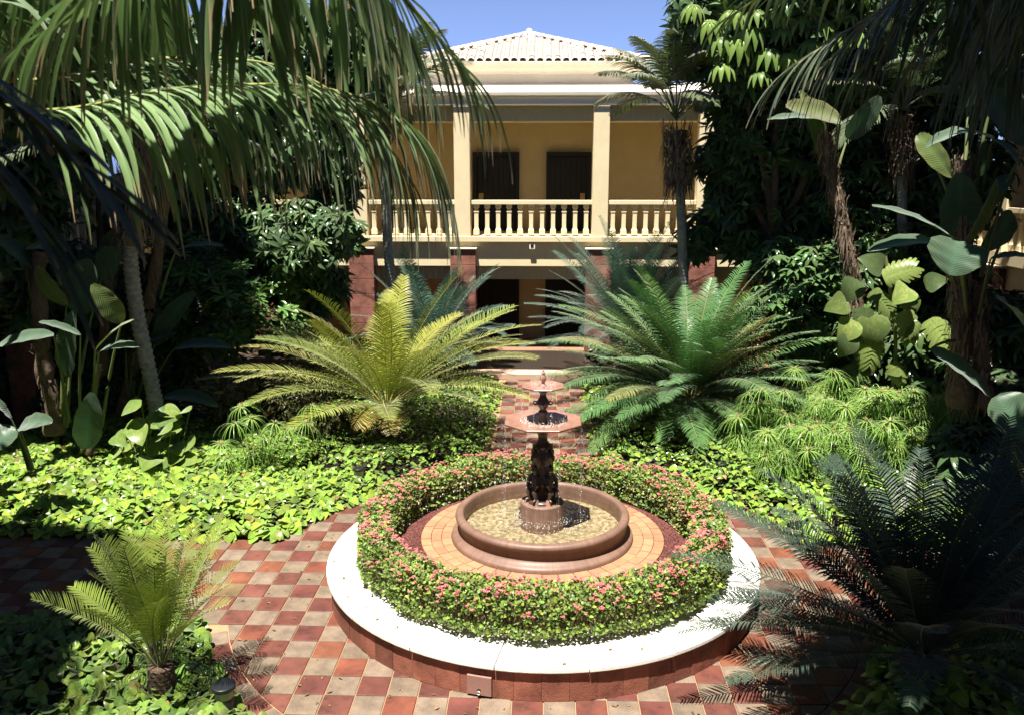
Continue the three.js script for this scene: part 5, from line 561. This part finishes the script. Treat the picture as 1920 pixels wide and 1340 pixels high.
leafTree('broadleaf_bush', 'dark leafy undergrowth below the right wing balcony', 'bush', 734, V(9.0, 0, -17.5), [atZ(1850, 640, -17), atZ(1760, 640, -17.6)], 0.08, GP[1], PM.broad, 1500, [E(1880, 640, -17, 1.1, 1.0, 1.0), E(1780, 680, -17.2, 1.1, 1.0, 0.9), E(1890, 790, -15.6, 1.0, 0.9, 0.8), E(1700, 680, -17.8, 1.0, 0.8, 0.8), E(1830, 860, -14.2, 0.9, 0.6, 0.7)], [0.045, 0.095, 0.018], { size: 0.34, mess: 0.7, skin: 0.8 });
leafTree('shade_tree', 'broad shade tree above the left beds, its crown mostly above the picture', 'tree', 721, V(-9.6, 0, -11.5), [V(-8.6, 8.4, -11), V(-9.5, 8.2, -14), V(-8.8, 8.4, -8.4)], 0.22, GP[1], PM.broad, 6000, [[-8.8, 9.2, -14.6, 2.2, 1.3, 1.9], [-9.4, 9.0, -17, 2.2, 1.3, 2.0], [-8.6, 8.6, -7.9, 2.2, 1.2, 1.4], [-7.4, 8.8, -6.9, 1.6, 1.0, 1.4], [-8.2, 8.6, -5, 2.2, 1, 1.8]], [0.05, 0.11, 0.018], { size: 0.42, mess: 0.5 });
leafTree('shade_tree', 'broad shade tree above the right beds, its crown mostly above the picture', 'tree', 722, V(9.8, 0, -11.5), [V(8.6, 8.6, -11), V(9.2, 8.2, -14), V(7.2, 8.8, -8.4)], 0.22, GP[1], PM.broad, 8000, [[9.4, 9.2, -12, 2.0, 1.3, 2.2], [9.0, 9.0, -15.6, 2.2, 1.4, 2.0], [7.8, 9.2, -9.2, 2.0, 1.2, 2.0], [6.9, 9.4, -12, 1.0, 0.8, 1.0]], [0.05, 0.11, 0.018], { size: 0.42, mess: 0.5 });

leafTree('shade_tree', 'wide tree added to shade the near right bed, its crown unseen above the picture', 'tree', 723, V(6.6, 0, -2.6), [V(3.6, 9, -5.4), V(5.6, 9, -7), V(5.8, 9, -4.4)], 0.24, GP[1], PM.broad, 6500, [[4.0, 9.8, -5.2, 2.3, 0.7, 1.5], [5.2, 9.4, -5.2, 1.7, 0.9, 1.7], [6.2, 9.3, -6.8, 1.9, 1.0, 2.0], [6.4, 9.2, -4.6, 2.2, 1.0, 2.0]], [0.05, 0.11, 0.018], { size: 0.42, mess: 0.5 });  // added out of view to shade the near right cycad and palm fronds

// ------------------------------------------------------------------ palm fronds close to the camera
function leafletGeo(p, d0, nr, L, hw, droop, tipFrom, colA, colB) { const n = 9, C = [p.clone()], S = [], W = [], cols = []; let d = d0.clone(), q = p.clone(); const curl = rr(-0.25, 0.25), cx = V(rr(-1, 1), 0, rr(-1, 1)); for (let i = 0; i <= n; i++) { const u = i / n; let w = V().crossVectors(d, nr).normalize(); S.push(w); const dry = smooth(tipFrom - 0.04, tipFrom + 0.06, u); W.push(hw * Math.pow(Math.sin(Math.PI * clamp(0.1 + 0.86 * Math.pow(u, 0.8))), 0.55) * (1 - 0.6 * dry)); cols.push(lerpC(colA, colB, dry)); if (i < n) { d = d.clone().add(V(0, -droop / n * (0.5 + u), 0)).addScaledVector(cx, dry * curl / n * 3).normalize(); q = q.clone().addScaledVector(d, L / n); C.push(q); } } const a = new Acc(); const N = S.map((s, i) => V().crossVectors(s, C[Math.min(n, i + 1)].clone().sub(C[Math.max(0, i - 1)]).normalize()).normalize()); a.blade(C, S, W, 0.35, cols, true, N); return a.geo(); }
function nearFrond(t, ctrl, o) { const root = t.position, P = new THREE.CatmullRomCurve3(ctrl.map((p) => p.clone().sub(root))), pts = P.getPoints(40), a = new Acc(); a.tube(pts, pts.map((_, k) => mixn(o.rad ?? 0.02, 0.004, k / 40)), [o.rc ?? [0.2, 0.2, 0.04]], 6); const fr = part(t, 'frond', a.geo(), PM.vstem);
  for (let k = 0; k < o.n; k++) for (const s of [-1, 1]) { const u = mixn(o.from ?? 0.3, 0.99, (k + rr(0.2, 0.8)) / o.n), p = P.getPointAt(u), tg = P.getTangentAt(u), sd = V().crossVectors(tg, UP).normalize().multiplyScalar(s), nr = V().crossVectors(V().crossVectors(tg, UP).normalize(), tg).normalize(); const f = mixn(o.f0 ?? 0.5, o.f1 ?? 1.15, u) + rr(-0.12, 0.12); const d = sd.multiplyScalar(Math.cos(f)).addScaledVector(tg, Math.sin(f)).addScaledVector(nr, rr(-0.1, 0.25)).normalize(); const L = o.leaf * (0.55 + 0.45 * Math.sin(Math.PI * clamp(0.1 + 0.85 * u))) * rr(0.75, 1.2); part(fr, 'leaflet', leafletGeo(p, d, nr, L, o.hw * rr(0.8, 1.15), (o.droop ?? 1.6) * rr(0.8, 1.2), o.dry ? rr(o.dry, 1.0) : 2, lerpC(o.c0, o.c1, rnd()), [0.5, 0.36, 0.2]), PM.palm); }
  return fr; }
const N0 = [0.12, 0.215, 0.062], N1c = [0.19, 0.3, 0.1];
reseed(801);
{ const base = V(-3.6, 0, -2.4), t = thing('near_palm', 'tall palm whose long fronds with dry tips hang over the top left', 'palm tree', base), top = V(-1.6, 7.6, -4.0), L = (p) => p.clone().sub(base); part(t, 'trunk', trunkGeo([base, V(-3.7, 3, -2.4), V(-3.3, 6.2, -2.7), V(-2.6, 7.1, -3.3), top].map(L), 0.16, 0.12, 50, 0.05), PM.greyTrunk);
  const A = (x, y, z) => atZ(x, y, z);
  nearFrond(t, [top, A(540, -280, -3.7), A(680, -90, -3.75), A(800, 45, -3.8), A(890, 160, -3.85)], { n: 24, leaf: 0.72, hw: 0.019, c0: N0, c1: N1c, dry: 0.72, from: 0.4, droop: 2.3 });
  nearFrond(t, [top, A(330, -280, -3.7), A(250, -90, -3.75), A(130, 30, -3.8), A(-30, 130, -3.8)], { n: 24, leaf: 0.74, hw: 0.019, c0: N0, c1: N1c, dry: 0.7, from: 0.35, droop: 2.3 });
  nearFrond(t, [top, A(410, -260, -4.0), A(440, -130, -4.1), A(460, -40, -4.3), A(480, 40, -4.5)], { n: 24, leaf: 0.85, hw: 0.019, c0: N0, c1: N1c, dry: 0.72, from: 0.35, droop: 2.3 });
  nearFrond(t, [top, A(500, -260, -4.2), A(590, -110, -4.5), A(650, 0, -4.7), A(700, 110, -4.8)], { n: 24, leaf: 0.85, hw: 0.019, c0: N0, c1: N1c, dry: 0.75, from: 0.35, droop: 2.3 });
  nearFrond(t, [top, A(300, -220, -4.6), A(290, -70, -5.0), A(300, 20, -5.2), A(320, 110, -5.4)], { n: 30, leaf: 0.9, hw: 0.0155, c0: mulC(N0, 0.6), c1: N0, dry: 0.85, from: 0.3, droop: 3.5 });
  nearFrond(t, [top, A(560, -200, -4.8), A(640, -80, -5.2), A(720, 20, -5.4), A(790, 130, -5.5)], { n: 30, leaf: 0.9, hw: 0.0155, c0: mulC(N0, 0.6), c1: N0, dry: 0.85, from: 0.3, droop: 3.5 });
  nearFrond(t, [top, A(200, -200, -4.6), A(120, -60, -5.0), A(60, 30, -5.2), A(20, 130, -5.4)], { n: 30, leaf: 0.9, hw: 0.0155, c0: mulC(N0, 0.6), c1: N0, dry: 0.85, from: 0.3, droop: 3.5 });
  nearFrond(t, [top, V(-0.6, 7.9, -3.0), V(0.2, 7.5, -2.2), V(0.6, 6.8, -1.6)], { n: 16, leaf: 0.7, hw: 0.02, c0: N0, c1: N1c, from: 0.3 });
}
reseed(811);
{ const base = V(-5.0, 0, -4.6), t = thing('near_palm', 'palm with a long yellow ribbed frond sweeping in from the left edge', 'palm tree', base), top = V(-4.0, 6.2, -4.7), L = (p) => p.clone().sub(base); part(t, 'trunk', trunkGeo([base, V(-5.1, 3, -4.6), V(-4.6, 5.2, -4.7), top].map(L), 0.16, 0.12, 50, 0.05), PM.greyTrunk); const A = (x, y, z) => atZ(x, y, z);
  nearFrond(t, [top, A(50, 205, -4.6), A(340, 165, -4.7), A(620, 168, -4.8), A(750, 225, -4.85), A(835, 350, -4.9)], { n: 60, leaf: 0.92, hw: 0.016, c0: N0, c1: N1c, dry: 0.7, from: 0.36, droop: 3.4, f0: 0.75, rad: 0.013, rc: [0.2, 0.21, 0.03] });
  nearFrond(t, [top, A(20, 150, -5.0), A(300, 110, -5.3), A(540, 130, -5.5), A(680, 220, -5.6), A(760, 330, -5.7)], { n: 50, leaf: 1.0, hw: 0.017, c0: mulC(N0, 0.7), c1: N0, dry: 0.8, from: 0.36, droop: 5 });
  nearFrond(t, [top, A(-200, 60, -2.9), A(20, 190, -2.65), A(130, 290, -2.5), A(205, 375, -2.4)], { n: 30, leaf: 0.6, hw: 0.013, c0: [0.02, 0.05, 0.03], c1: [0.03, 0.065, 0.035], dry: 0.9, from: 0.2, f0: 1.15, f1: 1.45, droop: 0.5 });  // deep shade painted into the leaf colours of this frond and the next
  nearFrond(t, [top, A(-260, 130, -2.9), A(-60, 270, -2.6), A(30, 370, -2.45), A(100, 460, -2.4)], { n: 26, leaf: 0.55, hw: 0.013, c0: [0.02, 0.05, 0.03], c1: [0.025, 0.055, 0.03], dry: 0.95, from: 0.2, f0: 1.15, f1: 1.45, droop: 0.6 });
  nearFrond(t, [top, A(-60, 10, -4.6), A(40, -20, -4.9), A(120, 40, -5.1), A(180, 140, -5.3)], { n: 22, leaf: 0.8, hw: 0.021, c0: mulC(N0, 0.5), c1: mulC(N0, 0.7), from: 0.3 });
  nearFrond(t, [top, V(-5.2, 7.2, -4.9), V(-6.6, 7.4, -5.6), V(-7.6, 6.8, -6.2)], { n: 32, leaf: 0.85, hw: 0.0155, c0: N0, c1: N1c, from: 0.3 });
  nearFrond(t, [top, V(-5.2, 7.2, -5.2), V(-6.2, 7.4, -5.8), V(-7.2, 6.6, -6.2)], { n: 32, leaf: 0.85, hw: 0.0155, c0: N0, c1: N1c, from: 0.3 });
  nearFrond(t, [top, V(-4.9, 7.2, -4.2), V(-5.8, 7.2, -3.8), V(-6.6, 6.4, -3.4)], { n: 16, leaf: 0.7, hw: 0.02, c0: N0, c1: N1c, from: 0.3 });
}
reseed(821);
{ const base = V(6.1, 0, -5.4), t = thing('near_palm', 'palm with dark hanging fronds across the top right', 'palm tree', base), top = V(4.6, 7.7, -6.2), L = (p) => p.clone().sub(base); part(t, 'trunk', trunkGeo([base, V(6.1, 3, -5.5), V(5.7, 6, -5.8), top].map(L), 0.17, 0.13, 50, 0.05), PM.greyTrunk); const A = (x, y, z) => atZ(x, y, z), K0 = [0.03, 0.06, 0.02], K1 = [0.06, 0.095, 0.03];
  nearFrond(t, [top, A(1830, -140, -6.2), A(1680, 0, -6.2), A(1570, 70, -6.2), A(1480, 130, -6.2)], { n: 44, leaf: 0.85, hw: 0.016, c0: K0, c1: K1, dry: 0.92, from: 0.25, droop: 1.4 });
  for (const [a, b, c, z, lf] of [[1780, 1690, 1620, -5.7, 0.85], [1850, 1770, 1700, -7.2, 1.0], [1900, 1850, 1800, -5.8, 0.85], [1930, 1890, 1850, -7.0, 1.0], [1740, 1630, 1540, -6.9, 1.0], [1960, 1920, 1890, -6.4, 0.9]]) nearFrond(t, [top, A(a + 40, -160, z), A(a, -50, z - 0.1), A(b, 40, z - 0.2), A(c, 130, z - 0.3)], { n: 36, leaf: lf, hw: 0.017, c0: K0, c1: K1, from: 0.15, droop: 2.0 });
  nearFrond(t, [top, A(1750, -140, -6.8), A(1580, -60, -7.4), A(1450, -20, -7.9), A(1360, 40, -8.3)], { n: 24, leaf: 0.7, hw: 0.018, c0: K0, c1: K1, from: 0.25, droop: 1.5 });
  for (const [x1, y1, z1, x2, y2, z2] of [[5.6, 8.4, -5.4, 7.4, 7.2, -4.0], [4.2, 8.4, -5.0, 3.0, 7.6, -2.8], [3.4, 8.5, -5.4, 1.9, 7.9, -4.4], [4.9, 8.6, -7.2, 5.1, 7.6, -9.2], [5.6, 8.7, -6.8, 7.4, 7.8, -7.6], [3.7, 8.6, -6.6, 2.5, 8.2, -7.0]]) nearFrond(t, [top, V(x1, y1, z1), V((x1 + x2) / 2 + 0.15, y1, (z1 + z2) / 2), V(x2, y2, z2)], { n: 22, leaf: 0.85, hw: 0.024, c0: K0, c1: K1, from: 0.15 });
}

// ------------------------------------------------------------------ low garden lamps
for (const [x, y, h, r, lab] of [[1355, 866, 0.42, 0.12, 'low dark garden lamp in the ground cover right of the flower hedge'], [672, 876, 0.42, 0.1, 'low dark garden lamp half hidden in the ground cover left of the flower hedge'], [418, 1282, 0.4, 0.12, 'low dark garden lamp beside the small cycad at the near left']]) { const p = atH(x, y, h), t = thing('garden_lamp', lab, 'garden lamp', V(p.x, 0, p.z)); part(t, 'post', latheUV(lathe([[r * 0.82, 0], [r * 0.82, h - 0.16], [r * 0.7, h - 0.15], [r * 0.7, h - 0.05]], 24), r), M.black); part(t, 'lens', lathe([[r * 0.75, h - 0.14], [r * 0.75, h - 0.05]], 24), std([0.35, 0.33, 0.22], 0.4)); part(t, 'lamp_cap', lathe([[r * 0.8, h - 0.05], [r, h - 0.045], [r, h - 0.012], [r * 0.93, h], [0, h + 0.004]], 28), M.black); }
renderer.render(scene, camera);
